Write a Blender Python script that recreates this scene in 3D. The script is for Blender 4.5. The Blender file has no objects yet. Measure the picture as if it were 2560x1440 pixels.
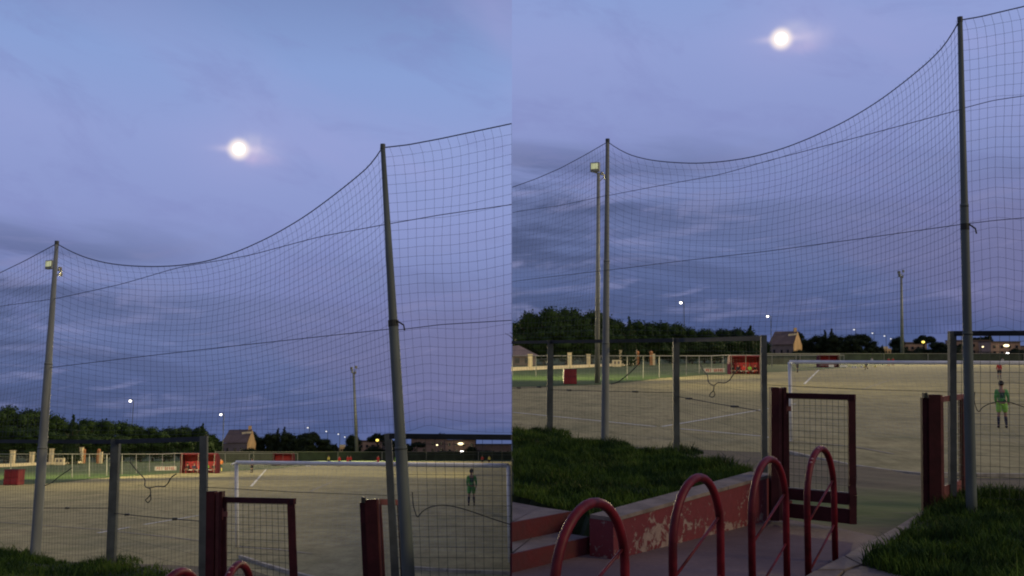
import bpy, math, random
import numpy as np
from mathutils import Vector, Matrix
random.seed(7)
rng = np.random.default_rng(11)
S = bpy.context.scene
COL = S.collection
rad = math.radians

# ------------------------------------------------------------------ camera
F = 2500.0                      # focal length in photograph pixels (2560 wide)
EYE = 2.69
def pitch(hy): return math.atan((hy - 720) / F)
PR, PL = pitch(885), pitch(1130)
cam_d = bpy.data.cameras.new('camera'); cam = bpy.data.objects.new('camera', cam_d); COL.objects.link(cam)
cam_d.sensor_width = 36; cam_d.lens = 36 * F / 2560; cam_d.clip_start = .1; cam_d.clip_end = 9000
cam.location = (0, 0, EYE); cam.rotation_euler = (rad(90) + PR, 0, 0)
S.camera = cam
# ------------------------------------------------------------------ exposure
S.view_settings.view_transform = 'Standard'; S.view_settings.look = 'None'
S.view_settings.gamma = 1; S.view_settings.use_curve_mapping = False; S.view_settings.exposure = 0
S.render.engine = 'CYCLES'
S.cycles.filter_width = 2.0
S.cycles.max_bounces = 5; S.cycles.use_denoising = True
SUN_STRENGTH = 0.98
WORLD_STRENGTH = 1.0
SUN_EL, SUN_AZ = 26, 108         # azimuth clockwise from +Y : the light falls from the right

def lin(c):
    return tuple(((v / 255) / 12.92 if v / 255 <= .04045 else ((v / 255 + .055) / 1.055) ** 2.4) for v in c)

# ------------------------------------------------------------------ world: dusk sky with thin cloud
W = bpy.data.worlds.new('World'); S.world = W; W.use_nodes = True
nt = W.node_tree; nt.nodes.clear()
def N(t, **k):
    n = nt.nodes.new(t)
    for a, b in k.items(): setattr(n, a, b)
    return n
def LK(a, b): nt.links.new(a, b)
def M(op, a, b=None, c=None, clamp=False):
    n = N('ShaderNodeMath', operation=op, use_clamp=clamp)
    for i, v in enumerate((a, b, c)):
        if v is None: continue
        if isinstance(v, (int, float)): n.inputs[i].default_value = v
        else: LK(v, n.inputs[i])
    return n.outputs[0]
def MIXC(f, a, b, mode='MIX'):
    n = N('ShaderNodeMix', data_type='RGBA', blend_type=mode)
    if isinstance(f, (int, float)): n.inputs[0].default_value = f
    else: LK(f, n.inputs[0])
    for i, v in ((6, a), (7, b)):
        if isinstance(v, tuple): n.inputs[i].default_value = v + (1,)
        else: LK(v, n.inputs[i])
    return n.outputs[2]
def SM(v, a, b):
    n = N('ShaderNodeMapRange', interpolation_type='SMOOTHSTEP')
    LK(v, n.inputs[0]); n.inputs[1].default_value = a; n.inputs[2].default_value = b
    return n.outputs[0]
tc = N('ShaderNodeTexCoord')
rot = N('ShaderNodeVectorRotate', rotation_type='X_AXIS'); rot.inputs['Angle'].default_value = PL - PR
LK(tc.outputs['Generated'], rot.inputs['Vector'])
sx = N('ShaderNodeSeparateXYZ'); LK(tc.outputs['Generated'], sx.inputs[0])
isl = M('LESS_THAN', sx.outputs[0], 0.0)
mv = N('ShaderNodeMix', data_type='VECTOR'); LK(isl, mv.inputs[0])
LK(tc.outputs['Generated'], mv.inputs[4]); LK(rot.outputs[0], mv.inputs[5])
sp = N('ShaderNodeSeparateXYZ'); LK(mv.outputs[1], sp.inputs[0])
z = sp.outputs[2]
az = M('ARCTAN2', sp.outputs[0], sp.outputs[1])
az = M('ADD', az, M('MULTIPLY', isl, 0.546))
el = M('ARCSINE', z)
# base gradient by elevation
ramp = N('ShaderNodeValToRGB'); LK(M('MULTIPLY', M('MAXIMUM', el, 0.0), 1 / 1.6), ramp.inputs[0])
stops = [(0, (84, 99, 142)), (.025, (76, 91, 137)), (.055, (85, 100, 145)), (.10, (103, 117, 163)),
         (.16, (122, 135, 184)), (.22, (139, 151, 203)), (.30, (144, 159, 211)), (.37, (137, 160, 212)),
         (.50, (108, 127, 176)), (.75, (82, 94, 140)), (1.55, (52, 60, 98))]
cr = ramp.color_ramp
while len(cr.elements) < len(stops): cr.elements.new(.5)
for e, (p, c) in zip(cr.elements, stops):
    e.position = p / 1.6; e.color = lin(c) + (1,)
col = ramp.outputs[0]
# streaky layer: stretched noise in (azimuth, elevation)
def streak(sa, se, tilt, scale, detail, rough, off, dist=0.0):
    cmb = N('ShaderNodeCombineXYZ')
    LK(M('MULTIPLY', az, sa), cmb.inputs[0])
    LK(M('MULTIPLY', M('ADD', el, M('MULTIPLY', az, tilt)), se), cmb.inputs[1])
    cmb.inputs[2].default_value = off
    n = N('ShaderNodeTexNoise'); LK(cmb.outputs[0], n.inputs['Vector'])
    n.inputs['Scale'].default_value = scale; n.inputs['Detail'].default_value = detail
    n.inputs['Roughness'].default_value = rough; n.inputs['Distortion'].default_value = dist
    return n.outputs['Fac']
s1 = streak(2.6, 15, 0.10, 1.0, 7, .58, 3.1, .9)
s2 = streak(6.0, 30, -0.06, 1.6, 7, .6, 9.4, .8)
s3 = streak(2.2, 5, 0.3, 1.3, 4, .5, 5.5, .3)
low = M('MULTIPLY', SM(el, .0, .05), M('SUBTRACT', 1.0, SM(el, .15, .24)))
left = M('SUBTRACT', 1.0, M('MULTIPLY', SM(az, .02, .32), .75))
dark = M('MULTIPLY', M('MULTIPLY', SM(s1, .40, .58), low), left)
col = MIXC(M('MULTIPLY', dark, .88), col, lin((76, 87, 124)))
light = M('MULTIPLY', M('MULTIPLY', SM(s2, .50, .68), low), M('ADD', .30, M('MULTIPLY', left, .35)))
col = MIXC(light, col, lin((132, 137, 180)))
# pink afterglow, stronger to the right and low
pk = M('MULTIPLY', SM(az, .12, .52), M('SUBTRACT', 1.0, SM(el, .10, .22)))
pk = M('MULTIPLY', M('MULTIPLY', pk, SM(el, .012, .05)), M('ADD', .12, SM(s3, .38, .62)))
col = MIXC(M('MULTIPLY', pk, .40), col, lin((132, 124, 164)))
# lilac veil high up
pk2 = M('MULTIPLY', SM(el, .18, .30), SM(s3, .40, .66))
pk2 = M('MULTIPLY', pk2, M('ADD', .30, SM(az, .2, .5)))
col = MIXC(M('MULTIPLY', pk2, .42), col, lin((162, 163, 214)))
s4 = streak(3, 7, .2, 2.2, 7, .62, 17.0, .5)
gr = M('MULTIPLY', SM(s4, .50, .68), .28)
col = MIXC(gr, col, lin((124, 130, 186)))
def dir_from_px(x, y):
    cx, cy = (x - 1280) / F, (720 - y) / F
    return Vector((cx, math.cos(PR) - math.sin(PR) * cy, math.sin(PR) + math.cos(PR) * cy)).normalized()
MOONS = {'L': dir_from_px(597, 373), 'R': dir_from_px(1953, 97)}
# thin cloud lit by the moon
wn = N('ShaderNodeTexNoise'); LK(tc.outputs['Generated'], wn.inputs['Vector'])
wn.inputs['Scale'].default_value = 30; wn.inputs['Detail'].default_value = 4; wn.inputs['Distortion'].default_value = .8
for k, d in MOONS.items():
    def dist(v):
        vm = N('ShaderNodeVectorMath', operation='DISTANCE'); LK(tc.outputs['Generated'], vm.inputs[0]); vm.inputs[1].default_value = v
        return vm.outputs['Value']
    r0 = dist(d)
    right = d.cross(Vector((0, 0, 1))).normalized(); upv = right.cross(d).normalized()
    def comp(ax_, off):
        vm = N('ShaderNodeVectorMath', operation='DOT_PRODUCT'); LK(tc.outputs['Generated'], vm.inputs[0]); vm.inputs[1].default_value = ax_
        return M('SUBTRACT', vm.outputs['Value'], d.dot(ax_) + off)
    def gauss(ox, sx__, oy, sy__):
        q = M('ADD', M('POWER', M('DIVIDE', M('ABSOLUTE', comp(right, ox)), sx__), 2.0), M('POWER', M('DIVIDE', M('ABSOLUTE', comp(upv, oy)), sy__), 2.0))
        return M('EXPONENT', M('MULTIPLY', q, -1.0))
    ahead = M('GREATER_THAN', sx.outputs[1], 0.0)
    nz = SM(wn.outputs['Fac'], .30, .68)
    for f_, ox, sxx, oy, syy, c_ in ((.26, 0, .050, 0, .036, (168, 168, 218)), (.62, .017, .020, .001, .0085, (206, 198, 228)), (.45, .014, .018, -.009, .006, (204, 186, 222)), (.40, .012, .014, .010, .006, (190, 192, 222))):
        g_ = gauss(ox, sxx, oy, syy)
        if f_ != .26: g_ = M('MULTIPLY', g_, M('ADD', .35, M('MULTIPLY', nz, .8)))
        col = MIXC(M('MULTIPLY', M('MULTIPLY', g_, f_), ahead, None, True), col, lin(c_))
    col = MIXC(M('MULTIPLY', M('MULTIPLY', gauss(0, .017, 0, .0032), .65), ahead), col, lin((226, 214, 236)))
    halo = M('SUBTRACT', 1.0, SM(r0, .0058, .0150))
    col = MIXC(M('POWER', halo, 1.9), col, lin((255, 242, 240)))
# unseen warm afterglow opposite the moon, added to warm the scene's light
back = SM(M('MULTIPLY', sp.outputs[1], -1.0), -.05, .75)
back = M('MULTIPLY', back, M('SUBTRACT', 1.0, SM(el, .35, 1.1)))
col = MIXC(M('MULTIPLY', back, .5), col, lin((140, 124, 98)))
# below the horizon: dim earth
col = MIXC(SM(el, -.05, -.005), lin((40, 42, 48)), col)
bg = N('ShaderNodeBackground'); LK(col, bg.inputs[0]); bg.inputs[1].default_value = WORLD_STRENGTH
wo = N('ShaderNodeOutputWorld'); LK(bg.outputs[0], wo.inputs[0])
# ------------------------------------------------------------------ sun lamp (soft warm dusk light from the right)
sd = bpy.data.lights.new('sun', 'SUN'); so = bpy.data.objects.new('sun', sd); COL.objects.link(so)
sd.energy = SUN_STRENGTH; sd.angle = rad(14); sd.color = (1.0, .79, .42)
a, e = rad(SUN_AZ), rad(SUN_EL)
so.rotation_euler = (-Vector((math.sin(a) * math.cos(e), math.cos(a) * math.cos(e), math.sin(e)))).to_track_quat('-Z', 'Y').to_euler()

# ------------------------------------------------------------------ materials
MATS = {}
def mat(name, color, rough=.8, var=0.0, scale=3.0, bump=0.0, metal=0.0, emit=None, es=0.0, col2=None, spec=.3, coord='Object', stretch=(1, 1, 1), detail=6, lo=.35, hi=.65, coat=0.0):
    if name in MATS: return MATS[name]
    m = bpy.data.materials.new(name); m.use_nodes = True
    t = m.node_tree; p = t.nodes['Principled BSDF']
    p.inputs['Base Color'].default_value = tuple(color) + (1,)
    p.inputs['Roughness'].default_value = rough; p.inputs['Metallic'].default_value = metal
    p.inputs['Specular IOR Level'].default_value = spec
    if coat: p.inputs['Coat Weight'].default_value = coat; p.inputs['Coat Roughness'].default_value = .15
    if emit: p.inputs['Emission Color'].default_value = tuple(emit) + (1,); p.inputs['Emission Strength'].default_value = es
    if var or bump or col2:
        c = t.nodes.new('ShaderNodeTexCoord'); mp = t.nodes.new('ShaderNodeMapping'); mp.inputs['Scale'].default_value = stretch
        t.links.new(c.outputs[coord], mp.inputs[0])
        n = t.nodes.new('ShaderNodeTexNoise'); n.inputs['Scale'].default_value = scale; n.inputs['Detail'].default_value = detail; n.inputs['Roughness'].default_value = .6
        t.links.new(mp.outputs[0], n.inputs['Vector'])
        r = t.nodes.new('ShaderNodeValToRGB'); t.links.new(n.outputs['Fac'], r.inputs[0])
        c2 = col2 if col2 else tuple(v * (1 - var) for v in color); c1 = tuple(min(1, v * (1 + var)) for v in color) if not col2 else color
        r.color_ramp.elements[0].position = lo; r.color_ramp.elements[1].position = hi
        r.color_ramp.elements[0].color = tuple(c2) + (1,); r.color_ramp.elements[1].color = tuple(c1) + (1,)
        t.links.new(r.outputs[0], p.inputs['Base Color'])
        if bump:
            b = t.nodes.new('ShaderNodeBump'); b.inputs['Strength'].default_value = bump; b.inputs['Distance'].default_value = .02
            n2 = t.nodes.new('ShaderNodeTexNoise'); n2.inputs['Scale'].default_value = scale * 6; n2.inputs['Detail'].default_value = 4
            t.links.new(mp.outputs[0], n2.inputs['Vector']); t.links.new(n2.outputs['Fac'], b.inputs['Height']); t.links.new(b.outputs[0], p.inputs['Normal'])
    MATS[name] = m; return m

def field_mat():
    m = bpy.data.materials.new('field_dirt'); m.use_nodes = True; t = m.node_tree; p = t.nodes['Principled BSDF']
    p.inputs['Roughness'].default_value = .95; p.inputs['Specular IOR Level'].default_value = .1
    c = t.nodes.new('ShaderNodeTexCoord')
    def noise(scale, stretch, detail=6):
        mp = t.nodes.new('ShaderNodeMapping'); mp.inputs['Scale'].default_value = stretch; t.links.new(c.outputs['Object'], mp.inputs[0])
        n = t.nodes.new('ShaderNodeTexNoise'); n.inputs['Scale'].default_value = scale; n.inputs['Detail'].default_value = detail; n.inputs['Roughness'].default_value = .65
        t.links.new(mp.outputs[0], n.inputs['Vector']); return n.outputs['Fac']
    def rampc(f, a, b, lo, hi):
        r = t.nodes.new('ShaderNodeValToRGB'); t.links.new(f, r.inputs[0])
        r.color_ramp.elements[0].position = lo; r.color_ramp.elements[1].position = hi
        r.color_ramp.elements[0].color = a + (1,); r.color_ramp.elements[1].color = b + (1,); return r.outputs[0]
    def mul(a, b, f=1.0, mode='MULTIPLY'):
        n = t.nodes.new('ShaderNodeMix'); n.data_type = 'RGBA'; n.blend_type = mode
        if isinstance(f, float): n.inputs[0].default_value = f
        else: t.links.new(f, n.inputs[0])
        t.links.new(a, n.inputs[6])
        if isinstance(b, tuple): n.inputs[7].default_value = b + (1,)
        else: t.links.new(b, n.inputs[7])
        return n.outputs[2]
    a = rampc(noise(.09, (1, 1.3, 1)), (.345, .308, .158), (.428, .376, .190), .35, .65)
    b = rampc(noise(.5, (1, .35, 1)), (.68, .71, .68), (1.12, 1.10, 1.07), .30, .70)
    g = rampc(noise(9, (1, 1, 1), 8), (.76, .76, .76), (1.16, 1.16, 1.16), .3, .7)
    moss = rampc(noise(.22, (1, 1, 1), 7), (0, 0, 0), (1, 1, 1), .52, .66)
    m2 = rampc(noise(1.6, (1, .6, 1), 9), (.80, .79, .77), (1.10, 1.10, 1.10), .36, .60)
    sc = rampc(noise(.9, (4, .5, 1), 5), (.86, .86, .86), (1.05, 1.05, 1.05), .34, .50)
    x = mul(mul(mul(mul(a, b), g), m2), sc)
    x = mul(x, (.170, .180, .070), t.nodes.new('ShaderNodeMath').outputs[0] if False else moss, 'MIX') if False else x
    n = t.nodes.new('ShaderNodeMath'); n.operation = 'MULTIPLY'; t.links.new(moss, n.inputs[0]); n.inputs[1].default_value = .38
    x = mul(x, (.17, .175, .075), n.outputs[0], 'MIX')
    t.links.new(x, p.inputs['Base Color'])
    bp = t.nodes.new('ShaderNodeBump'); bp.inputs['Strength'].default_value = .5; bp.inputs['Distance'].default_value = .03
    t.links.new(noise(7, (1, 1, 1), 8), bp.inputs['Height']); t.links.new(bp.outputs[0], p.inputs['Normal'])
    return m

def peel_mat():
    m = bpy.data.materials.new('peeling_red_paint'); m.use_nodes = True; t = m.node_tree; p = t.nodes['Principled BSDF']
    c = t.nodes.new('ShaderNodeTexCoord')
    n = t.nodes.new('ShaderNodeTexNoise'); n.inputs['Scale'].default_value = 11; n.inputs['Detail'].default_value = 10; n.inputs['Roughness'].default_value = .72; n.inputs['Distortion'].default_value = .4
    t.links.new(c.outputs['Object'], n.inputs['Vector'])
    n0 = t.nodes.new('ShaderNodeTexNoise'); n0.inputs['Scale'].default_value = 1.6; n0.inputs['Detail'].default_value = 3
    t.links.new(c.outputs['Object'], n0.inputs['Vector'])
    s = t.nodes.new('ShaderNodeSeparateXYZ'); t.links.new(c.outputs['Object'], s.inputs[0])
    mr = t.nodes.new('ShaderNodeMapRange'); t.links.new(s.outputs[2], mr.inputs[0])
    mr.inputs[1].default_value = 0.0; mr.inputs[2].default_value = .42; mr.inputs[3].default_value = .13; mr.inputs[4].default_value = -.05
    ad = t.nodes.new('ShaderNodeMath'); ad.operation = 'ADD'; t.links.new(n.outputs['Fac'], ad.inputs[0]); t.links.new(mr.outputs[0], ad.inputs[1])
    ad2 = t.nodes.new('ShaderNodeMath'); ad2.operation = 'MULTIPLY_ADD'; t.links.new(n0.outputs['Fac'], ad2.inputs[0]); ad2.inputs[1].default_value = .55; t.links.new(ad.outputs[0], ad2.inputs[2])
    r = t.nodes.new('ShaderNodeValToRGB'); t.links.new(ad2.outputs[0], r.inputs[0])
    r.color_ramp.elements[0].position = .862; r.color_ramp.elements[1].position = .885
    r.color_ramp.elements[0].color = (0, 0, 0, 1); r.color_ramp.elements[1].color = (1, 1, 1, 1)
    g = t.nodes.new('ShaderNodeTexNoise'); g.inputs['Scale'].default_value = 22; t.links.new(c.outputs['Object'], g.inputs['Vector'])
    rr = t.nodes.new('ShaderNodeValToRGB'); t.links.new(g.outputs['Fac'], rr.inputs[0])
    rr.color_ramp.elements[0].color = (.10, .012, .016, 1); rr.color_ramp.elements[1].color = (.19, .022, .028, 1)
    rw = t.nodes.new('ShaderNodeValToRGB'); t.links.new(g.outputs['Fac'], rw.inputs[0])
    rw.color_ramp.elements[0].color = (.16, .10, .085, 1); rw.color_ramp.elements[1].color = (.36, .27, .22, 1)
    mx = t.nodes.new('ShaderNodeMix'); mx.data_type = 'RGBA'; t.links.new(r.outputs[0], mx.inputs[0]); t.links.new(rr.outputs[0], mx.inputs[6]); t.links.new(rw.outputs[0], mx.inputs[7])
    t.links.new(mx.outputs[2], p.inputs['Base Color']); p.inputs['Roughness'].default_value = .75
    b = t.nodes.new('ShaderNodeBump'); b.inputs['Strength'].default_value = .6; b.inputs['Distance'].default_value = .008; b.invert = True
    t.links.new(r.outputs[0], b.inputs['Height']); t.links.new(b.outputs[0], p.inputs['Normal'])
    return m

def paving_mat():
    m = bpy.data.materials.new('printed_paving'); m.use_nodes = True; t = m.node_tree; p = t.nodes['Principled BSDF']
    c = t.nodes.new('ShaderNodeTexCoord')
    w = t.nodes.new('ShaderNodeTexWave'); w.wave_type = 'RINGS'; w.inputs['Scale'].default_value = 7; w.inputs['Distortion'].default_value = 5; w.inputs['Detail'].default_value = 3; w.inputs['Detail Scale'].default_value = .8
    t.links.new(c.outputs['Object'], w.inputs['Vector'])
    n = t.nodes.new('ShaderNodeTexNoise'); n.inputs['Scale'].default_value = 1.1; n.inputs['Detail'].default_value = 8; t.links.new(c.outputs['Object'], n.inputs['Vector'])
    n2 = t.nodes.new('ShaderNodeTexNoise'); n2.inputs['Scale'].default_value = 30; n2.inputs['Detail'].default_value = 4; t.links.new(c.outputs['Object'], n2.inputs['Vector'])
    r = t.nodes.new('ShaderNodeValToRGB'); t.links.new(n.outputs['Fac'], r.inputs[0])
    r.color_ramp.elements[0].position = .35; r.color_ramp.elements[1].position = .68
    r.color_ramp.elements[0].color = (.105, .068, .064, 1); r.color_ramp.elements[1].color = (.180, .122, .108, 1)
    r2 = t.nodes.new('ShaderNodeValToRGB'); t.links.new(w.outputs['Fac'], r2.inputs[0]); r2.color_ramp.elements[0].color = (.66, .66, .68, 1); r2.color_ramp.elements[1].color = (1.1, 1.08, 1.08, 1)
    r3 = t.nodes.new('ShaderNodeValToRGB'); t.links.new(n2.outputs['Fac'], r3.inputs[0]); r3.color_ramp.elements[0].color = (.7, .7, .7, 1); r3.color_ramp.elements[1].color = (1.25, 1.25, 1.25, 1)
    def mul(a, b):
        x = t.nodes.new('ShaderNodeMix'); x.data_type = 'RGBA'; x.blend_type = 'MULTIPLY'; x.inputs[0].default_value = 1
        t.links.new(a, x.inputs[6]); t.links.new(b, x.inputs[7]); return x.outputs[2]
    t.links.new(mul(mul(r.outputs[0], r2.outputs[0]), r3.outputs[0]), p.inputs['Base Color']); p.inputs['Roughness'].default_value = .75
    b = t.nodes.new('ShaderNodeBump'); b.inputs['Strength'].default_value = .35; b.inputs['Distance'].default_value = .01
    t.links.new(w.outputs['Fac'], b.inputs['Height']); t.links.new(b.outputs[0], p.inputs['Normal'])
    return m

def slope_mat():
    m = mat('slope_earth', (.115, .088, .050), .95, col2=(.078, .066, .036), scale=.7, bump=.7, lo=.35, hi=.65, detail=9); t = m.node_tree; p = t.nodes['Principled BSDF']
    old = p.inputs['Base Color'].links[0].from_socket
    c = t.nodes.new('ShaderNodeTexCoord'); s_ = t.nodes.new('ShaderNodeSeparateXYZ'); t.links.new(c.outputs['Object'], s_.inputs[0])
    n = t.nodes.new('ShaderNodeTexNoise'); n.inputs['Scale'].default_value = 1.3; n.inputs['Detail'].default_value = 9; n.inputs['Roughness'].default_value = .7; t.links.new(c.outputs['Object'], n.inputs['Vector'])
    def mr(v, a, b):
        x = t.nodes.new('ShaderNodeMapRange'); x.interpolation_type = 'SMOOTHSTEP'; t.links.new(v, x.inputs[0]); x.inputs[1].default_value = a; x.inputs[2].default_value = b; return x.outputs[0]
    def mm(op, a, b):
        x = t.nodes.new('ShaderNodeMath'); x.operation = op
        for k, v in enumerate((a, b)):
            if isinstance(v, float): x.inputs[k].default_value = v
            else: t.links.new(v, x.inputs[k])
        return x.outputs[0]
    f = mm('MULTIPLY', mr(s_.outputs[1], 9.3, 10.4), mm('SUBTRACT', 1.0, mr(s_.outputs[1], 12.0, 16.5)))
    f = mm('MULTIPLY', f, mr(n.outputs['Fac'], .22, .50))
    x = t.nodes.new('ShaderNodeMix'); x.data_type = 'RGBA'; t.links.new(mm('MULTIPLY', f, .95), x.inputs[0]); t.links.new(old, x.inputs[6]); x.inputs[7].default_value = (.062, .100, .012, 1)
    t.links.new(x.outputs[2], p.inputs['Base Color']); return m
DIRT, PEEL, PAVE = field_mat(), peel_mat(), paving_mat()
SLOPE = slope_mat()
GROUND = mat('rough_ground', (.06, .065, .03), .95, var=.3, scale=.05)
VERGE = mat("verge_grass", (.058, .105, .014), .95, col2=(.036, .070, .010), scale=.35, bump=.5, detail=9)
SOIL = mat('bank_soil', (.022, .035, .010), .95, var=.4, scale=4, bump=.6)
CHALK = mat('worn_chalk', (.66, .65, .56), .9, col2=(.34, .31, .22), scale=2.5, lo=.28, hi=.46)
FADED = mat('faded_chalk', (.34, .31, .24), .9, col2=(.24, .22, .15), scale=1.8, lo=.38, hi=.62)
CONC = mat('pale_concrete', (.20, .165, .135), .85, var=.28, scale=5, bump=.3)
CONC2 = mat('grey_concrete', (.150, .125, .110), .85, var=.3, scale=4, bump=.3)
KERB = mat('kerb_concrete', (.36, .33, .26), .85, var=.3, scale=3)
REDP = mat('dull_red_paint', (.135, .016, .020), .55, var=.35, scale=6, bump=.15)
RISER = mat('worn_red_riser', (.105, .012, .014), .7, col2=(.062, .018, .020), scale=4, bump=.2)
GATE = mat('dark_red_gate_paint', (.042, .008, .010), .6, var=.3, scale=8, spec=.2)
GATE_LIT = mat('lit_red_gate_paint', (.19, .062, .050), .55, var=.3, scale=7, spec=.4)  # same gate paint, lightened to put the light on the mauve faces into colour
HOOP = mat('glossy_red_tube', (.108, .007, .012), .50, var=.5, scale=9, spec=.22)
CHIP = mat('chipped_primer', (.45, .30, .28), .6)
GALV = mat('galvanised_pole', (.215, .228, .195), .6, var=.25, scale=3, metal=0.0, stretch=(1, 1, .3))
GALVD = mat('dark_green_pole', (.105, .125, .108), .6, var=.25, scale=3, metal=.0, stretch=(1, 1, .3))
FRAME = mat('fence_post_metal', (.078, .090, .082), .6, var=.3, scale=5)
DARKR = mat('dark_rail_metal', (.022, .026, .025), .7, var=.3, scale=5)
WIRE = mat('fence_wire', (.060, .070, .050), .6, metal=.3)
NET = mat('net_cord', (.065, .072, .110), .9)
ROPE = mat('net_rope', (.045, .045, .070), .9)
RUBBER = mat('black_cable', (.034, .037, .030), .6)
WHITE = mat('goal_white', (.80, .80, .74), .45, var=.1, scale=4, spec=.4)
GOALNET = mat('goal_net', (.42, .42, .38), .9)
MAST = mat('mast_steel', (.30, .31, .26), .5, var=.15, scale=1, metal=.3)
CREAM = mat('cream_render', (.80, .68, .42), .9, var=.12, scale=1)
ORANGE = mat('terracotta_render', (.55, .25, .10), .9, var=.15, scale=1)
RAILM = mat('thin_rail_metal', (.28, .28, .24), .6, metal=.2)
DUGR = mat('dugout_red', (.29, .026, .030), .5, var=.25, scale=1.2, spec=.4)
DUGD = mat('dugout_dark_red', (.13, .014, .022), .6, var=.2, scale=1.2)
CLEAR = mat('dugout_side_plastic', (.22, .20, .17), .5)
BARK = mat('bark', (.070, .050, .035), .95, var=.3, scale=2)
def leafm(n, c, c2): return mat(n, c, .85, col2=c2, scale=.35, detail=5, spec=.1, lo=.38, hi=.62)
LEAF = [leafm('pine_leaves', (.044, .080, .020), (.018, .036, .012)),
        leafm('dark_leaves', (.034, .060, .018), (.015, .029, .012)),
        leafm('far_leaves', (.030, .044, .020), (.016, .026, .014))]
BLADE = mat('grass_blades', (.070, .128, .014), .8, col2=(.018, .046, .009), scale=2.6, spec=.15, lo=.40, hi=.62, detail=5)
def dry_blades():
    t = BLADE.node_tree; p = t.nodes['Principled BSDF']; old = p.inputs['Base Color'].links[0].from_socket
    c = t.nodes.new('ShaderNodeTexCoord'); 
    def nz(sc, lo, hi):
        n = t.nodes.new('ShaderNodeTexNoise'); n.inputs['Scale'].default_value = sc; n.inputs['Detail'].default_value = 3; t.links.new(c.outputs['Object'], n.inputs['Vector'])
        r_ = t.nodes.new('ShaderNodeMapRange'); t.links.new(n.outputs['Fac'], r_.inputs[0]); r_.inputs[1].default_value = lo; r_.inputs[2].default_value = hi; return r_.outputs[0]
    k = t.nodes.new('ShaderNodeMath'); k.operation = 'MULTIPLY'; t.links.new(nz(38, .55, .66), k.inputs[0]); t.links.new(nz(1.3, .45, .70), k.inputs[1])
    x = t.nodes.new('ShaderNodeMix'); x.data_type = 'RGBA'; t.links.new(k.outputs[0], x.inputs[0]); t.links.new(old, x.inputs[6]); x.inputs[7].default_value = (.20, .17, .06, 1); t.links.new(x.outputs[2], p.inputs['Base Color'])
dry_blades()
SKIN = mat('skin', (.36, .20, .14), .6)
HAIR = mat('dark_hair', (.020, .014, .012), .7)
def cloth(n, c): return mat('cloth_' + n, c, .85, var=.2, scale=6)
LAMPW = mat('white_lamp_glow', (.9, .9, .85), .5, emit=(1, .93, .85), es=7)
LAMPY = mat('yellow_lamp_glow', (.9, .8, .3), .5, emit=(1, .72, .12), es=2.2)
LAMPS_ = mat('warm_lamp_glow', (.9, .85, .6), .5, emit=(1, .80, .45), es=3.0)
FLOOD = mat('floodlight_glass', (.6, .62, .4), .4, emit=(.88, .92, .50), es=.38)
MOONM = mat('moon_surface', (.9, .9, .88), .9, emit=(1, .98, .95), es=1.06)

# ------------------------------------------------------------------ the two stretches of ground
class Panel:
    def __init__(s, name, hy, sign):
        s.n, s.hy, s.sign = name, hy, sign; s.th = pitch(hy)
        C = Vector((0, 0, EYE))
        s.T = Matrix.Translation(C) @ Matrix.Rotation(PR - s.th, 4, 'X') @ Matrix.Translation(-C)
        s.where = 'in the right-hand half' if sign > 0 else 'in the left-hand half'
    def ray(s, x, y):
        cx, cy = (x - 1280) / F, (720 - y) / F
        return Vector((cx, math.cos(s.th) - math.sin(s.th) * cy, math.sin(s.th) + math.cos(s.th) * cy))
    def at(s, x, y, d):            # the point seen at x, y that lies d metres ahead
        r = s.ray(x, y); return Vector((0, 0, EYE)) + r * (d / r.y)
    def on(s, x, y, z=0.0):        # the point seen at x, y at height z
        r = s.ray(x, y); return Vector((0, 0, EYE)) + r * ((z - EYE) / r.z)
    def plane(s, x, y, A, B):      # the point seen at x, y on the upright plane through A and B
        r = s.ray(x, y); n = Vector((-(B.y - A.y), B.x - A.x, 0))
        return Vector((0, 0, EYE)) + r * (n.dot(A - Vector((0, 0, EYE))) / n.dot(r))
R = Panel('R', 885, 1); L = Panel('L', 1130, -1)
XM = [(1280, -1402), (1424, -1396), (1590, -1386), (1702, -1376), (1919, -1367), (2253, -1365), (2900, -1363)]
def mp(P, x, y):                   # far things are measured in the right-hand half; where the same thing stands in the left-hand one
    if P is R: return x, y
    dx = np.interp(x, [a for a, _ in XM], [b for _, b in XM]); return x + dx, y + 245.5
def far(P, x, y, d): return P.at(*mp(P, x, y), d)
def farg(P, x, y, z=0.0): return P.on(*mp(P, x, y), z)

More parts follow.
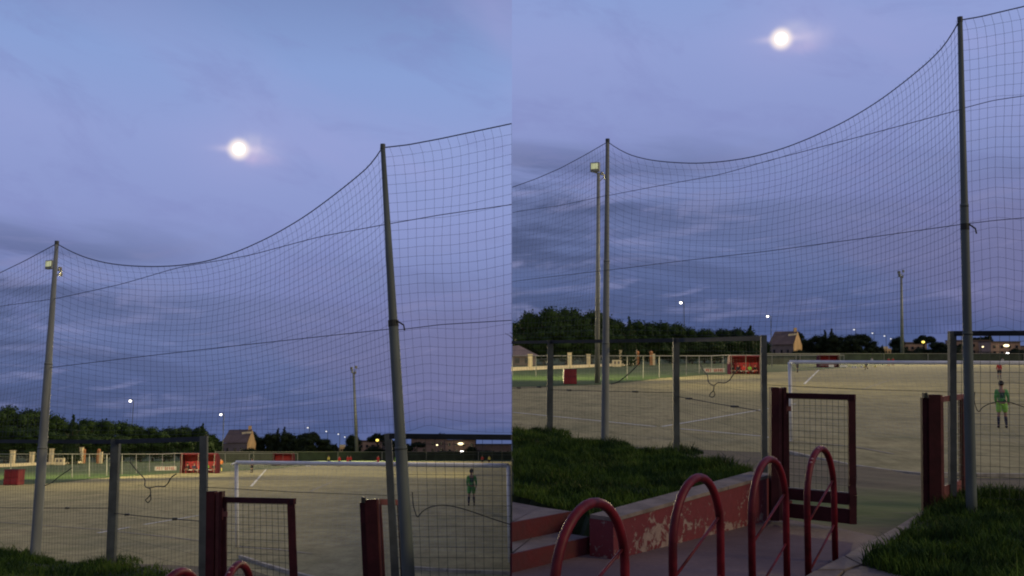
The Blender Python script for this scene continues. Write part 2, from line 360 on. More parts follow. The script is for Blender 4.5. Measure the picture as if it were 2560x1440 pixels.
# ------------------------------------------------------------------ mesh builder
class MB:
    def __init__(s): s.v = []; s.f = []
    def quad(s, a, b, c, d):
        i = len(s.v); s.v += [a, b, c, d]; s.f.append((i, i + 1, i + 2, i + 3)); return s
    def prism(s, poly, z0, z1):    # poly: xy list (ccw), z1 may be list
        n = len(poly); i = len(s.v)
        z1 = z1 if isinstance(z1, (list, tuple)) else [z1] * n
        s.v += [(p[0], p[1], z0) for p in poly] + [(p[0], p[1], z1[k]) for k, p in enumerate(poly)]
        s.f.append(tuple(range(i + n, i + 2 * n))); s.f.append(tuple(reversed(range(i, i + n))))
        for k in range(n):
            j = (k + 1) % n; s.f.append((i + k, i + j, i + n + j, i + n + k))
        return s
    def box(s, c, d, yaw=0.0, bev=0.0):
        cx, cy, cz = c; hx, hy, hz = d[0] / 2, d[1] / 2, d[2] / 2
        i = len(s.v); ca, sa = math.cos(yaw), math.sin(yaw)
        if bev:
            r = []
            for (X, Y) in ((-1, -1), (1, -1), (1, 1), (-1, 1)):
                r += [(X * (hx - bev) if (X * Y > 0) else X * hx, Y * hy if (X * Y > 0) else Y * (hy - bev)),
                      (X * hx if (X * Y > 0) else X * (hx - bev), Y * (hy - bev) if (X * Y > 0) else Y * hy)]
            pl = [(cx + x * ca - y * sa, cy + x * sa + y * ca) for x, y in r]
            return s.prism(pl, cz - hz, cz + hz)
        for z_ in (-hz, hz):
            for (x, y) in ((-hx, -hy), (hx, -hy), (hx, hy), (-hx, hy)):
                s.v.append((cx + x * ca - y * sa, cy + x * sa + y * ca, cz + z_))
        for q in ((0, 3, 2, 1), (4, 5, 6, 7), (0, 1, 5, 4), (1, 2, 6, 5), (2, 3, 7, 6), (3, 0, 4, 7)): s.f.append(tuple(i + k for k in q))
        return s
    def beam(s, p0, p1, w, h, up=(0, 0, 1)):
        p0, p1 = Vector(p0), Vector(p1); d = (p1 - p0).normalized(); u = Vector(up)
        if abs(d.dot(u)) > .95: u = Vector((0, 1, 0))
        sx_ = d.cross(u).normalized(); sz = sx_.cross(d).normalized(); i = len(s.v)
        for p in (p0, p1):
            for a_, b_ in ((-1, -1), (1, -1), (1, 1), (-1, 1)): s.v.append(tuple(p + sx_ * a_ * w / 2 + sz * b_ * h / 2))
        for q in ((0, 1, 2, 3), (7, 6, 5, 4), (0, 4, 5, 1), (1, 5, 6, 2), (2, 6, 7, 3), (3, 7, 4, 0)): s.f.append(tuple(i + k for k in q))
        return s
    def tube(s, pts, r, n=8, caps=True):
        pts = [Vector(p) for p in pts]; m = len(pts); rr = r if isinstance(r, (list, tuple)) else [r] * m
        i0 = len(s.v); ref = None
        for k, p in enumerate(pts):
            d = (pts[min(k + 1, m - 1)] - pts[max(k - 1, 0)])
            d = d.normalized() if d.length > 1e-9 else Vector((0, 0, 1))
            if ref is None: ref = Vector((0, 0, 1)) if abs(d.z) < .9 else Vector((1, 0, 0))
            a_ = (ref - d * ref.dot(d)).normalized(); b_ = d.cross(a_); ref = a_
            for j in range(n):
                t_ = 2 * math.pi * j / n; s.v.append(tuple(p + (a_ * math.cos(t_) + b_ * math.sin(t_)) * rr[k]))
        for k in range(m - 1):
            for j in range(n):
                A = i0 + k * n + j; B = i0 + k * n + (j + 1) % n; s.f.append((A, B, B + n, A + n))
        if caps:
            s.f.append(tuple(reversed(range(i0, i0 + n)))); s.f.append(tuple(range(i0 + (m - 1) * n, i0 + m * n)))
        return s
    def ball(s, c, r, nu=8, nv=5, sc=(1, 1, 1)):
        i = len(s.v); s.v.append((c[0], c[1], c[2] - r * sc[2]))
        for a_ in range(1, nv):
            ph = -math.pi / 2 + math.pi * a_ / nv
            for b_ in range(nu):
                t_ = 2 * math.pi * b_ / nu
                s.v.append((c[0] + r * sc[0] * math.cos(ph) * math.cos(t_), c[1] + r * sc[1] * math.cos(ph) * math.sin(t_), c[2] + r * sc[2] * math.sin(ph)))
        s.v.append((c[0], c[1], c[2] + r * sc[2])); e_ = len(s.v) - 1
        for b_ in range(nu):
            s.f.append((i, i + 1 + (b_ + 1) % nu, i + 1 + b_)); s.f.append((e_, e_ - nu + b_, e_ - nu + (b_ + 1) % nu))
        for a_ in range(nv - 2):
            for b_ in range(nu):
                A = i + 1 + a_ * nu + b_; B = i + 1 + a_ * nu + (b_ + 1) % nu; s.f.append((A, B, B + nu, A + nu))
        return s
    def mesh(s, name, off=(0, 0, 0), smooth=False):
        me = bpy.data.meshes.new(name); o = Vector(off)
        me.from_pydata([tuple(Vector(v) - o) for v in s.v], [], s.f); me.update()
        if smooth:
            me.polygons.foreach_set('use_smooth', [True] * len(me.polygons))
        return me

def npmesh(name, V, I):            # V (n,3), I (m,3) triangles
    me = bpy.data.meshes.new(name)
    V = np.ascontiguousarray(V, np.float32); I = np.ascontiguousarray(I, np.int32)
    me.vertices.add(len(V)); me.vertices.foreach_set('co', V.ravel())
    me.loops.add(I.size); me.loops.foreach_set('vertex_index', I.ravel())
    me.polygons.add(len(I)); me.polygons.foreach_set('loop_start', np.arange(0, I.size, 3, dtype=np.int32))
    me.update(calc_edges=True); return me

def props(o, label=None, cat=None, group=None, kind=None):
    if label: o['label'] = label
    if cat: o['category'] = cat
    if group: o['group'] = group
    if kind: o['kind'] = kind

def struct(P, name, mb, m, loc=(0, 0, 0), label=None, smooth=False, kind='structure'):
    me = mb if isinstance(mb, bpy.types.Mesh) else mb.mesh(name, loc, smooth); me.materials.append(m)
    o = bpy.data.objects.new(name, me); COL.objects.link(o); o.matrix_world = P.T @ Matrix.Translation(loc)
    props(o, label, None, None, kind); return o

class Thing:
    def __init__(s, P, name, label, cat, loc=(0, 0, 0), group=None, yaw=0.0, scale=1.0, root=None):
        s.P = P; s.loc = Vector(loc); s.raw = yaw == 0.0 and scale == 1.0
        o = bpy.data.objects.new(name, root); COL.objects.link(o)
        sc = Matrix.Diagonal((scale, scale, scale, 1)) if not isinstance(scale, tuple) else Matrix.Diagonal(scale + (1,))
        o.matrix_world = P.T @ Matrix.Translation(s.loc) @ Matrix.Rotation(yaw, 4, 'Z') @ sc
        props(o, label, cat, group); s.o = o; s.M = o.matrix_world.copy()
    def part(s, name, mb, m, parent=None, label=None, smooth=False, kind=None, mesh=None):
        me = mesh if mesh is not None else mb.mesh(name, s.loc if s.raw else (0, 0, 0), smooth)
        if not len(me.materials): me.materials.append(m)
        o = bpy.data.objects.new(name, me); COL.objects.link(o)
        if mesh is not None and m is not None and me.materials[0] is not m:
            o.material_slots[0].link = 'OBJECT'; o.material_slots[0].material = m
        o.parent = parent if parent is not None else s.o
        props(o, label, None, None, kind); return o
def single(P, name, label, cat, mb, m, loc=(0, 0, 0), group=None, smooth=False, mesh=None, yaw=0.0, scale=1.0):
    raw = yaw == 0.0 and scale == 1.0
    me = mesh if mesh is not None else mb.mesh(name, loc if raw else (0, 0, 0), smooth)
    if not len(me.materials): me.materials.append(m)
    t = Thing(P, name, label, cat, loc, group, yaw, scale, root=me)
    if me.materials[0] is not m:
        t.o.material_slots[0].link = 'OBJECT'; t.o.material_slots[0].material = m
    return t.o

# ------------------------------------------------------------------ ground
def strip(P, pts, w):              # painted line on the field through pixel points; w metres wide
    mb = MB(); g = [P.on(x, y, 0.0) for x, y in pts]; zz = .012
    for a_, b_ in zip(g, g[1:]):
        n_ = max(1, int((b_ - a_).length / 1.2)); d = (b_ - a_).normalized(); s_ = Vector((-d.y, d.x, 0)) * w / 2
        for k in range(n_):
            if random.random() < .04: continue
            p0 = a_.lerp(b_, k / n_); p1 = a_.lerp(b_, (k + 1) / n_)
            mb.quad(*[(q.x, q.y, zz) for q in (p0 - s_, p1 - s_, p1 + s_, p0 + s_)])
    return mb

for P in (R, L):
    sg = P.sign
    def X(a_, b_): return sorted((a_ * sg, b_ * sg))
    x0, x1 = X(0, 3500)
    y0 = -30 if P is R else -6
    me = MB(); zg = -.06
    me.quad((x0, y0, zg), (x1, y0, zg), (x1, 4500, zg), (x0, 4500, zg)); struct(P, 'ground', me, GROUND)
    x1b = X(0, 420)
    # playing field: subdivided sheet
    me = MB(); me.quad((x1b[0], 12, 0), (x1b[1], 12, 0), (x1b[1], 300, 0), (x1b[0], 300, 0)); struct(P, 'playing_field', me, DIRT)

# grass verge beyond the touchline (one polygon per half, outline measured in the photograph)
def poly_struct(P, name, pts, z_, m):
    mb = MB(); i = 0; mb.v = [(p.x, p.y, z_) for p in pts]; mb.f = [tuple(range(len(pts)))]
    me = mb.mesh(name); me.update()
    o = struct(P, name, me, m); return o
vr = [(1280, 968), (1400, 965), (1500, 962), (1580, 955), (1650, 946), (1760, 938), (1830, 936), (1900, 932), (1990, 928), (2060, 924), (2130, 918), (2200, 913), (2600, 909), (3400, 909)]
g = [farg(R, x, y) for x, y in vr]
poly_struct(R, 'verge', [Vector((0, g[0].y, 0))] + g[1:] + [Vector((700, 700, 0)), Vector((0, 700, 0))], .02, VERGE)
vl = [(-400, 1216), (0, 1213), (110, 1210), (160, 1206), (230, 1197), (290, 1193), (370, 1188), (450, 1183), (540, 1180), (620, 1176), (690, 1172), (760, 1165), (830, 1158), (1000, 1154), (1280, 1153)]
g = [L.on(x, y, 0) for x, y in vl]
poly_struct(L, 'verge', [Vector((-700, g[0].y, 0))] + g[:-1] + [Vector((0, g[-1].y, 0)), Vector((0, 700, 0)), Vector((-700, 700, 0))], .02, VERGE)

# painted lines
for P, pts, w, m in ((R, [(1281, 1031), (1640, 1067), (1905, 1091), (1975, 1104)], .17, CHALK), (R, [(1975, 1104), (2060, 1110), (2140, 1118), (2235, 1136)], .12, FADED),
                     (R, [(1655, 1067), (1780, 1046), (1908, 1024), (1990, 1010)], .16, CHALK), (R, [(2011, 960), (2050, 922)], .22, CHALK),
                     (R, [(2160, 972), (2235, 947)], .18, FADED), (R, [(1905, 955), (2000, 956)], .18, FADED),
                     (L, [(0, 1306), (245, 1324), (500, 1352), (592, 1367), (690, 1374), (780, 1385)], .13, FADED),
                     (L, [(245, 1333), (360, 1312), (497, 1289)], .15, CHALK), (L, [(628, 1216), (672, 1166)], .22, CHALK), (L, [(775, 1229), (830, 1205)], .18, FADED),
                     (L, [(592, 1367), (700, 1375)], .15, CHALK)):
    struct(P, 'painted_line', strip(P, pts, w), m)

# slope between the raised walk and the field
def slope(P, near, farl, name='slope'):
    xs = np.array([p[0] for p in near]); ys = np.array([p[1] for p in near]); fx = np.array([p[0] for p in farl]); fy = np.array([p[1] for p in farl])
    nx, nv_ = 70, 40; lo, hi = min(xs), max(xs)
    v = []; f = []
    for i in range(nx + 1):
        x = lo + (hi - lo) * i / nx; a_ = np.interp(x, xs, ys); b_ = np.interp(x, fx, fy)
        for j in range(nv_ + 1):
            t_ = j / nv_; zz = 1.10 * (1 - t_) ** 1.15 + (.018 * math.sin(x * 5.1 + j) + .015 * math.sin(j * .9 + x * 2)) * min(1, 4 * t_ * (1 - t_)) + .004
            v.append((x, a_ + (b_ - a_) * t_, zz))
    for i in range(nx):
        for j in range(nv_):
            A = i * (nv_ + 1) + j; B = A + nv_ + 1; f.append((A, B, B + 1, A + 1))
    mb = MB(); mb.v = v; mb.f = f; struct(P, name, mb, SLOPE, smooth=True)
slope(R, [(0, 14), (.9, 14), (1.9, 12), (2.5, 9.72), (2.62, 9.64), (2.95, 9.17), (3.19, 8.66), (3.4, 8.5), (16, 8.5)],
      [(0, 31), (7.48, 27.3), (8.1, 23.6), (9.0, 22.05), (10, 21.9), (16, 21.9)])
slope(L, [(-16, 10), (-6.5, 10), (-4, 9), (0, 8.5)], [(-16, 27), (-6.3, 24.3), (-4.95, 22.1), (-2.2, 22.6), (0, 22)])

# earth bank between the two stretches of ground, which lie at different heights
def left_z(y, zl=0.0):
    v = L.T @ Vector((0, y, zl)); return v
mb = MB(); top = [(7.0, 1.05), (14, 1.0), (22, .35), (31, -.08), (4400, -.08)]; low_ = [left_z(y, 1.0 if y < 9 else (-.1 if y > 23 else .5)) for y, _ in top]
for x_ in (.0, .06): mb.v += [(x_, y, z_) for y, z_ in top] + [(x_, v.y, min(v.z, z_ - .02)) for v, (_, z_) in zip(low_, top)]
for k in range(4): mb.f += [(k, k + 1, 5 + k + 1, 5 + k), (10 + k, 15 + k, 15 + k + 1, 10 + k + 1)]
struct(R, 'embankment', mb, SOIL)

def kerb(P, pts, label):
    g = [P.on(x, y, 0.0) for x, y in pts]
    t = Thing(P, 'field_kerb', label, 'kerb', g[0])
    for a_, b_ in zip(g, g[1:]):
        n_ = max(1, int(round((b_ - a_).length / 1.0)))
        for k in range(n_):
            p = a_.lerp(b_, (k + .01) / n_); q = a_.lerp(b_, (k + .99) / n_)
            mb = MB(); dz = random.uniform(-.01, .01)
            mb.beam((p.x, p.y, .03 + dz), (q.x, q.y, .03 + dz), .10, .09); t.part('kerb_stone', mb, KERB)
kerb(R, [(1945, 1127), (2055, 1153), (2140, 1170), (2230, 1183), (2305, 1190)], 'low concrete kerb at the field edge seen through the open gate, ' + R.where)
kerb(R, [(2310, 1190), (2440, 1192), (2560, 1193), (2700, 1192)], 'straight kerb at the field edge behind the goal net, right of the gate, ' + R.where)
kerb(L, [(600, 1396), (634, 1407), (680, 1421), (730, 1437), (800, 1455)], 'low kerb at the field edge behind the red gate, ' + L.where)
kerb(L, [(1030, 1423), (1120, 1430), (1200, 1434), (1279, 1437)], 'kerb right of the tall pole at the bottom, ' + L.where)

# paved walk, wall, steps and kerb in the right-hand foreground
mb = MB().prism([(0, .5), (3.45, .5), (3.45, 8.1), (3.19, 8.66), (2.95, 9.17), (2.62, 9.64), (2.49, 9.70), (.78, 8.1), (0, 8.1)], .7, 1.12)
struct(R, 'walkway', mb, PAVE)
mb = MB().prism([(-6, 2), (0, 2), (0, 8.6), (-6, 10)], .7, 1.12); struct(L, 'walkway', mb, PAVE)

A = Vector((.777, 7.77, 0)); B = Vector((2.49, 9.65, 0)); wn_ = Vector((-.74, .67, 0)) * .23
t = Thing(R, 'low_wall', 'low retaining wall with peeling red paint and pale cap behind the bike hoops', 'wall', (A.x, A.y, 1.10))
nseg = 2
mb = MB(); v = [A, B, B + wn_, A + wn_]
mb.prism([(p.x, p.y) for p in v], 1.05, [1.405, 1.52, 1.52, 1.405]); t.part('wall_body', mb, PEEL)
for k in range(3):
    a_ = A.lerp(B, (k + .006) / 3); b_ = A.lerp(B, (k + .994) / 3); o_ = wn_.normalized() * -.012
    za, zb = 1.405 + .115 * k / 3, 1.405 + .115 * (k + 1) / 3
    mb = MB(); q = [a_ + o_, b_ + o_, b_ + wn_, a_ + wn_]; i = 0
    mb.prism([(p.x, p.y) for p in q], 1.30, [za + .032, zb + .032, zb + .032, za + .032])
    for j, zz in enumerate((za, zb, zb, za)): mb.v[j] = (mb.v[j][0], mb.v[j][1], zz + .002)
    t.part('cap_stone', mb, CONC)
# steps
dw = Vector((.67, .742, 0)); pn = Vector((.742, -.67, 0))
def step(P, name, label, p0, p1, z0, z1, back):
    t = Thing(P, name, label, 'step', (p0[0], p0[1], z0))
    a_, b_ = Vector((p0[0], p0[1], 0)), Vector((p1[0], p1[1], 0))
    c_, d_ = b_ - pn * back, a_ - pn * back
    if d_.x < 0: d_ = Vector((.0, a_.y + back / .67, 0))
    mb = MB().prism([(q.x, q.y) for q in (a_ - pn * .02, b_ - pn * .02, c_, Vector((.002, c_.y + .3, 0)), Vector((.002, a_.y + .03, 0)))], z0 - .1, z1)
    t.part('tread', mb, CONC2)
    mb = MB().prism([(q.x, q.y) for q in (a_, b_, b_ - pn * .018, a_ - pn * .018)], z0 - .05, z1 + .002); t.part('riser', mb, RISER)
step(R, 'lower_step', 'lower concrete step with worn red riser left of the peeling wall', (.0, 7.31), (.62, 8.0), 1.12, 1.25, .5)
step(R, 'upper_step', 'upper concrete step with brighter red riser bordering the grass bank', (.0, 7.79), (.50, 8.345), 1.25, 1.395, .35)
# kerb stones along the right-hand grass
stones = [[(2375, 1234), (2390, 1240), (2331, 1279), (2312, 1273)], [(2309, 1274), (2328, 1281), (2264, 1325), (2240, 1317)],
          [(2237, 1318), (2261, 1327), (2214, 1362), (2178, 1351)], [(2174, 1353), (2211, 1364), (2153, 1410), (2113, 1389)],
          [(2109, 1391), (2149, 1412), (2112, 1424), (2044, 1425)], [(2038, 1428), (2108, 1427), (2050, 1480), (1950, 1480)],
          [(2116, 1426), (2154, 1413), (2290, 1446), (2420, 1490), (2058, 1490)]]
t = Thing(R, 'kerb_edging', 'pale concrete kerb stones between the paved walk and right-hand grass', 'kerb', R.on(2240, 1317, 1.15))
for q in stones:
    g = [R.on(x, y, 1.165) for x, y in q]; g = g[::-1] if sum((g[i].x * g[(i + 1) % len(g)].y - g[(i + 1) % len(g)].x * g[i].y) for i in range(len(g))) < 0 else g
    zz = 1.165 + random.uniform(-.006, .006)
    t.part('kerb_stone', MB().prism([(p.x, p.y) for p in g], .75, zz), CONC)

# ------------------------------------------------------------------ grass banks
def inpoly(px_, py_, poly):
    c = np.zeros(len(px_), bool); n = len(poly); j = n - 1
    for i in range(n):
        xi, yi = poly[i]; xj, yj = poly[j]
        m_ = ((yi > py_) != (yj > py_)) & (px_ < (xj - xi) * (py_ - yi) / (yj - yi + 1e-12) + xi); c ^= m_; j = i
    return c
def bumps(x, y): return .025 * np.sin(x * 3.1 + y * 1.7) + .02 * np.sin(y * 4.3 - x * 2.2) + .012 * np.sin(x * 9 + y * 7)
def bank(P, pts, zf, n, hmin, hmax, label, tufts=()):
    poly = [(p.x, p.y) for p in pts]
    xs = [p[0] for p in poly]; ys = [p[1] for p in poly]
    # soil body: fine grid clipped to the polygon + a skirt
    st = .09; gx = np.arange(min(xs), max(xs) + st, st); gy = np.arange(min(ys), max(ys) + st, st)
    GX, GY = np.meshgrid(gx, gy, indexing='ij'); ins = inpoly(GX.ravel(), GY.ravel(), poly).reshape(GX.shape)
    Z = zf(GX, GY) + bumps(GX, GY) - .02
    Z = np.where(ins, Z, Z - .25)
    V = np.stack([GX.ravel(), GY.ravel(), Z.ravel()], 1); ny = len(gy); T_ = []
    for i in range(len(gx) - 1):
        for j in range(ny - 1):
            if ins[i:i + 2, j:j + 2].any():
                a_ = i * ny + j; T_ += [(a_, a_ + ny, a_ + ny + 1), (a_, a_ + ny + 1, a_ + 1)]
    if P is R: V[:, 0] = np.maximum(V[:, 0], 0)
    else: V[:, 0] = np.minimum(V[:, 0], 0)
    me = npmesh('grass_bank', V, np.array(T_)); struct(P, 'grass_bank', me, SOIL)
    # blades
    X_ = rng.uniform(min(xs), max(xs), n * 3); Y_ = rng.uniform(min(ys), max(ys), n * 3)
    k = inpoly(X_, Y_, poly); X_, Y_ = X_[k][:n], Y_[k][:n]
    cl = .5 + .5 * np.sin(X_ * 5.3 + 2 * np.sin(Y_ * 3.1)) * np.sin(Y_ * 4.7 + 1.3 * np.sin(X_ * 6))
    H = rng.uniform(hmin * .5, hmax, len(X_)) * (.35 + 1.0 * cl) * np.where(rng.uniform(0, 1, len(X_)) > .985, 1.7, 1.0)
    for (tx, ty, tr, th, tn) in tufts:
        a_ = rng.uniform(0, 2 * np.pi, tn); rr_ = tr * np.sqrt(rng.uniform(0, 1, tn))
        X_ = np.r_[X_, tx + rr_ * np.cos(a_)]; Y_ = np.r_[Y_, ty + rr_ * np.sin(a_)]; H = np.r_[H, .05 + rng.uniform(th * .3, th, tn) * (1 - (rr_ / tr) ** 1.5) * rng.uniform(.5, 1, tn)]
    k = (X_ * P.sign > .02); X_, Y_, H = X_[k], Y_[k], H[k]
    n_ = len(X_); Zb = zf(X_, Y_) + bumps(X_, Y_) - .03
    an = rng.uniform(0, 2 * np.pi, n_); wd = rng.uniform(.003, .0065, n_); dx, dy = np.cos(an) * wd, np.sin(an) * wd
    la = rng.uniform(0, 2 * np.pi, n_); lm = rng.uniform(.15, .8, n_) * H; lx, ly = np.cos(la) * lm, np.sin(la) * lm
    b = np.stack([X_, Y_, Zb], 1); w_ = np.stack([dx, dy, 0 * dx], 1)
    mid = b + np.stack([lx * .35, ly * .35, H * .6], 1); tip = b + np.stack([lx, ly, H], 1)
    V = np.stack([b - w_, b + w_, mid - w_ * .8, mid + w_ * .8, tip], 1).reshape(-1, 3); i = np.arange(n_)[:, None] * 5
    I = np.concatenate([i + [[0, 1, 3]], i + [[0, 3, 2]], i + [[2, 3, 4]]], 1).reshape(-1, 3)
    me = npmesh('grass', V, I); o = struct(P, 'grass', me, BLADE, kind='stuff'); o['label'] = label; o['category'] = 'grass'

fl = [(1280, 1080), (1340, 1074), (1400, 1084), (1500, 1108), (1560, 1112), (1640, 1130), (1690, 1132), (1760, 1150), (1830, 1162), (1885, 1178)]
nl = [(1500, 1283), (1440, 1270), (1360, 1254), (1280, 1238)]
zc = lambda x, y: 1.40 + 0 * x
pts = [R.on(x, y, 1.42) for x, y in fl] + [Vector((2.27, 9.80, 0)), Vector((.63, 8.02, 0)), Vector((.60, 8.2, 0))] + [R.on(x, y, 1.40) for x, y in nl[1:]]
posts_R = [(.63, 16.6), (1.4, 14.6), (2.19, 13.4)]
bank(R, pts, zc, 62000, .05, .12, 'dark green grass covering the raised bank above the peeling red wall',
     [(x, y, .35, .20, 700) for x, y in posts_R] + [(2.15, 10.4, .3, .14, 500)])
fr = [(2386, 1246), (2400, 1232), (2440, 1228), (2500, 1238), (2560, 1246), (2800, 1262)]
pts = [R.on(x, y, 1.22) for x, y in fr] + [Vector((7, 5.5, 0)), Vector((3.2, 5.6, 0))] + [R.on(x, y, 1.17) for x, y in [(2290, 1448), (2153, 1414), (2214, 1364), (2262, 1328), (2330, 1282)]]
bank(R, pts, lambda x, y: 1.19 + .02 * (x - 3), 62000, .05, .14, 'longer grass beside the kerb in the bottom right corner', [(4.52, 10.2, .28, .16, 900), (4.9, 10.0, .3, .12, 500)])
fL = [(-150, 1368), (0, 1375), (50, 1382), (80, 1380), (130, 1390), (180, 1405), (240, 1402), (290, 1402), (340, 1415), (400, 1426), (440, 1440), (500, 1470)]
pts = [L.on(x, y, 1.40) for x, y in fL] + [Vector((-2.9, 7.4, 0)), Vector((-7.5, 7.4, 0))]
bank(L, pts, zc, 34000, .05, .12, 'dark grass bank along the bottom left corner', [(-5.95, 12.6, .35, .2, 500), (-4.75, 12.1, .4, .2, 600)])

# ------------------------------------------------------------------ bike hoops
def hoop(P, cx, cy, a_, b_, label, top=2.02, braces=True, chips=False):
    base = 1.12; w = math.hypot(a_, b_) / 2; u = Vector((a_, b_, 0)).normalized(); c = Vector((cx, cy, 0)); r = .024
    t = Thing(P, 'bike_hoop', label, 'bike rack', (cx, cy, base), 'red bike hoops in a row beside the path')
    pts = [c - u * w + Vector((0, 0, base - .02)), c - u * w + Vector((0, 0, base + .45))]
    zc_ = top - w - r; pts[1].z = zc_ - .01
    for k in range(0, 19):
        th = math.pi - math.pi * k / 18; pts.append(c + u * w * math.cos(th) + Vector((0, 0, zc_ + w * math.sin(th))))
    pts += [c + u * w + Vector((0, 0, zc_ - .01)), c + u * w + Vector((0, 0, base - .02))]
    t.part('tube_frame', MB().tube(pts, r, 12), HOOP, smooth=True)
    for z0 in (base + .16, base + .50):
        mb = MB().tube([c - u * (w - .01) + Vector((0, 0, z0 - .12)), c + u * (w - .01) + Vector((0, 0, z0 + .12))], .0085, 8)
        if braces: t.part('brace_bar', mb, HOOP, smooth=True)
    for s_ in (-1, 1):
        p = c + u * w * s_; t.part('base_collar', MB().tube([(p.x, p.y, base - .01), (p.x, p.y, base + .012)], .045, 12), CONC, smooth=False)
    if chips:
        for th in chips:
            p = c + u * (w) * math.cos(th) + Vector((0, 0, zc_ + w * math.sin(th)))
            up = (Vector((u.x * math.cos(th), u.y * math.cos(th), math.sin(th))) + Vector((0, -1, 0)) * .9).normalized()
            q = p + up * (r - .002); mb = MB().ball(q, .008, 6, 4, (1.3, 1, .8)); t.part('paint_chip', mb, CHIP)
hoop(R, .37, 4.72, .371, .567, 'nearest and largest red bike hoop, far left of the row by the steps')
hoop(R, 1.04, 5.68, .371, .567, 'second red bike hoop, standing before the middle of the peeling wall')
hoop(R, 1.69, 6.65, .371, .567, 'third red bike hoop, its top against the red gate post', chips=(1.2, 1.0))
hoop(R, 2.26, 7.40, .371, .567, 'fourth and farthest red bike hoop with chipped top, in front of the gate leaf', chips=(1.75, 1.6, 1.35, 2.2, 2.3))
hoop(L, (475 - 1280) * 5.75 / F, 5.75, .10, .567, 'red bike hoop cut off at the bottom edge beside the grass, left-hand half', top=2.055)
hoop(L, (617 - 1280) * 6.45 / F, 6.45, .04, .600, 'red bike hoop rising in front of the gate leaf mesh, left-hand half', chips=(1.7, 1.9, 2.1))

# ------------------------------------------------------------------ fences
def wiregrid(mb, p00, p10, p01, p11, nu, nv_, r, edges=True):
    for i in range(0 if edges else 1, nu + (1 if edges else 0)):
        a_ = p00.lerp(p10, i / nu); b_ = p01.lerp(p11, i / nu); mb.tube([a_, b_], r, 3, False)
    for j in range(0 if edges else 1, nv_ + (1 if edges else 0)):
        a_ = p00.lerp(p01, j / nv_); b_ = p10.lerp(p11, j / nv_); mb.tube([a_, b_], r, 3, False)
def post(P, x0, y0_, x1_, y1_, d, w):   # leaning box post from foot pixel to top pixel
    return MB().beam(P.at(x0, y0_, d), P.at(x1_, y1_, d), w, w * .8, (0, 1, 0))
def fence_left(P, posts, end, label, knobs):
    # posts: (xfoot, yfoot, xtop, ytop, d, width)
    t = Thing(P, 'mesh_fence', label, 'fence', P.at(posts[-1][0], posts[-1][1], posts[-1][4]))
    feet = []; tops = []
    for (xa, ya, xb, yb, d, w) in posts:
        t.part('fence_post', post(P, xa, ya, xb, yb, d, w), FRAME); feet.append(P.at(xa, ya, d)); tops.append(P.at(xb, yb, d))
    xa, ya, xb, yb, d = end; feet = [P.at(xa, ya, d)] + feet; tops = [P.at(xb, yb, d)] + tops
    for k in range(len(feet) - 1):
        dn = Vector((0, 0, -.03))
        t.part('top_rail', MB().beam(tops[k] + dn, tops[k + 1] + dn, .035, .05), DARKR)
        n_ = max(4, int((feet[k + 1] - feet[k]).length / .095))
        mb = MB(); wiregrid(mb, feet[k], feet[k + 1], tops[k] + dn, tops[k + 1] + dn, n_, 12, .0012); t.part('wire_panel', mb, WIRE)
        # tension wire with tensioners
        a_, b_ = feet[k].lerp(tops[k], knobs[0]), feet[k + 1].lerp(tops[k + 1], knobs[1])
        tw = t.part('tension_wire', MB().tube([a_, a_.lerp(b_, .5) - Vector((0, 0, .004)), b_], .005, 5), RUBBER)
        for q in (.18, .72):
            p = a_.lerp(b_, q); t.part('wire_clip', MB().box(p, (.05, .10, .022), .3), RUBBER, parent=tw)
    return feet, tops
fence_left(R, [(1374, 1110, 1376, 850, 16.6, .10), (1691, 1150, 1690, 845, 13.4, .082), (1911, 1265, 1909, 838, 10.4, .058)], (1281, 1100, 1281, 852, 17.9),
           'dark wire mesh fence with steel posts above the grass bank, ' + R.where, (.52, .55))
fence_left(L, [(277, 1420, 290, 1098, 12.1, .095), (507, 1490, 510, 1090, 10.2, .072)], (-60, 1395, -60, 1098, 15.5),
           'dark wire mesh fence with steel posts above the grass bank, ' + L.where, (.42, .46))
def fence_right(P, foot, top, d, endx, endy_top, endy_foot, ed, label):
    t = Thing(P, 'framed_mesh_fence', label, 'fence', P.at(*foot, d))
    f0, t0, f1, t1 = P.at(*foot, d), P.at(*top, d), P.at(endx, endy_foot, ed), P.at(endx, endy_top, ed)
    t.part('fence_post', MB().beam(f0, t0, .066, .06, (0, 1, 0)), FRAME)
    t.part('header_beam', MB().beam(t0 + Vector((0, 0, -.024)) , t1 + Vector((0, 0, -.024)), .05, .05), DARKR)
    mb = MB(); n_ = int((f1 - f0).length / .082); wiregrid(mb, f0, f1, t0, t1, n_, 16, .0024); t.part('wire_panel', mb, WIRE)
fence_right(R, (2381, 1240), (2380, 828), 10.1, 2750, 826, 1260, 9.6, 'framed wire mesh fence right of the gate opening, ' + R.where)
fence_right(L, (991, 1500), (970, 1084), 9.6, 1279, 1087, 1500, 9.3, 'framed wire mesh fence right of the gate opening, ' + L.where)

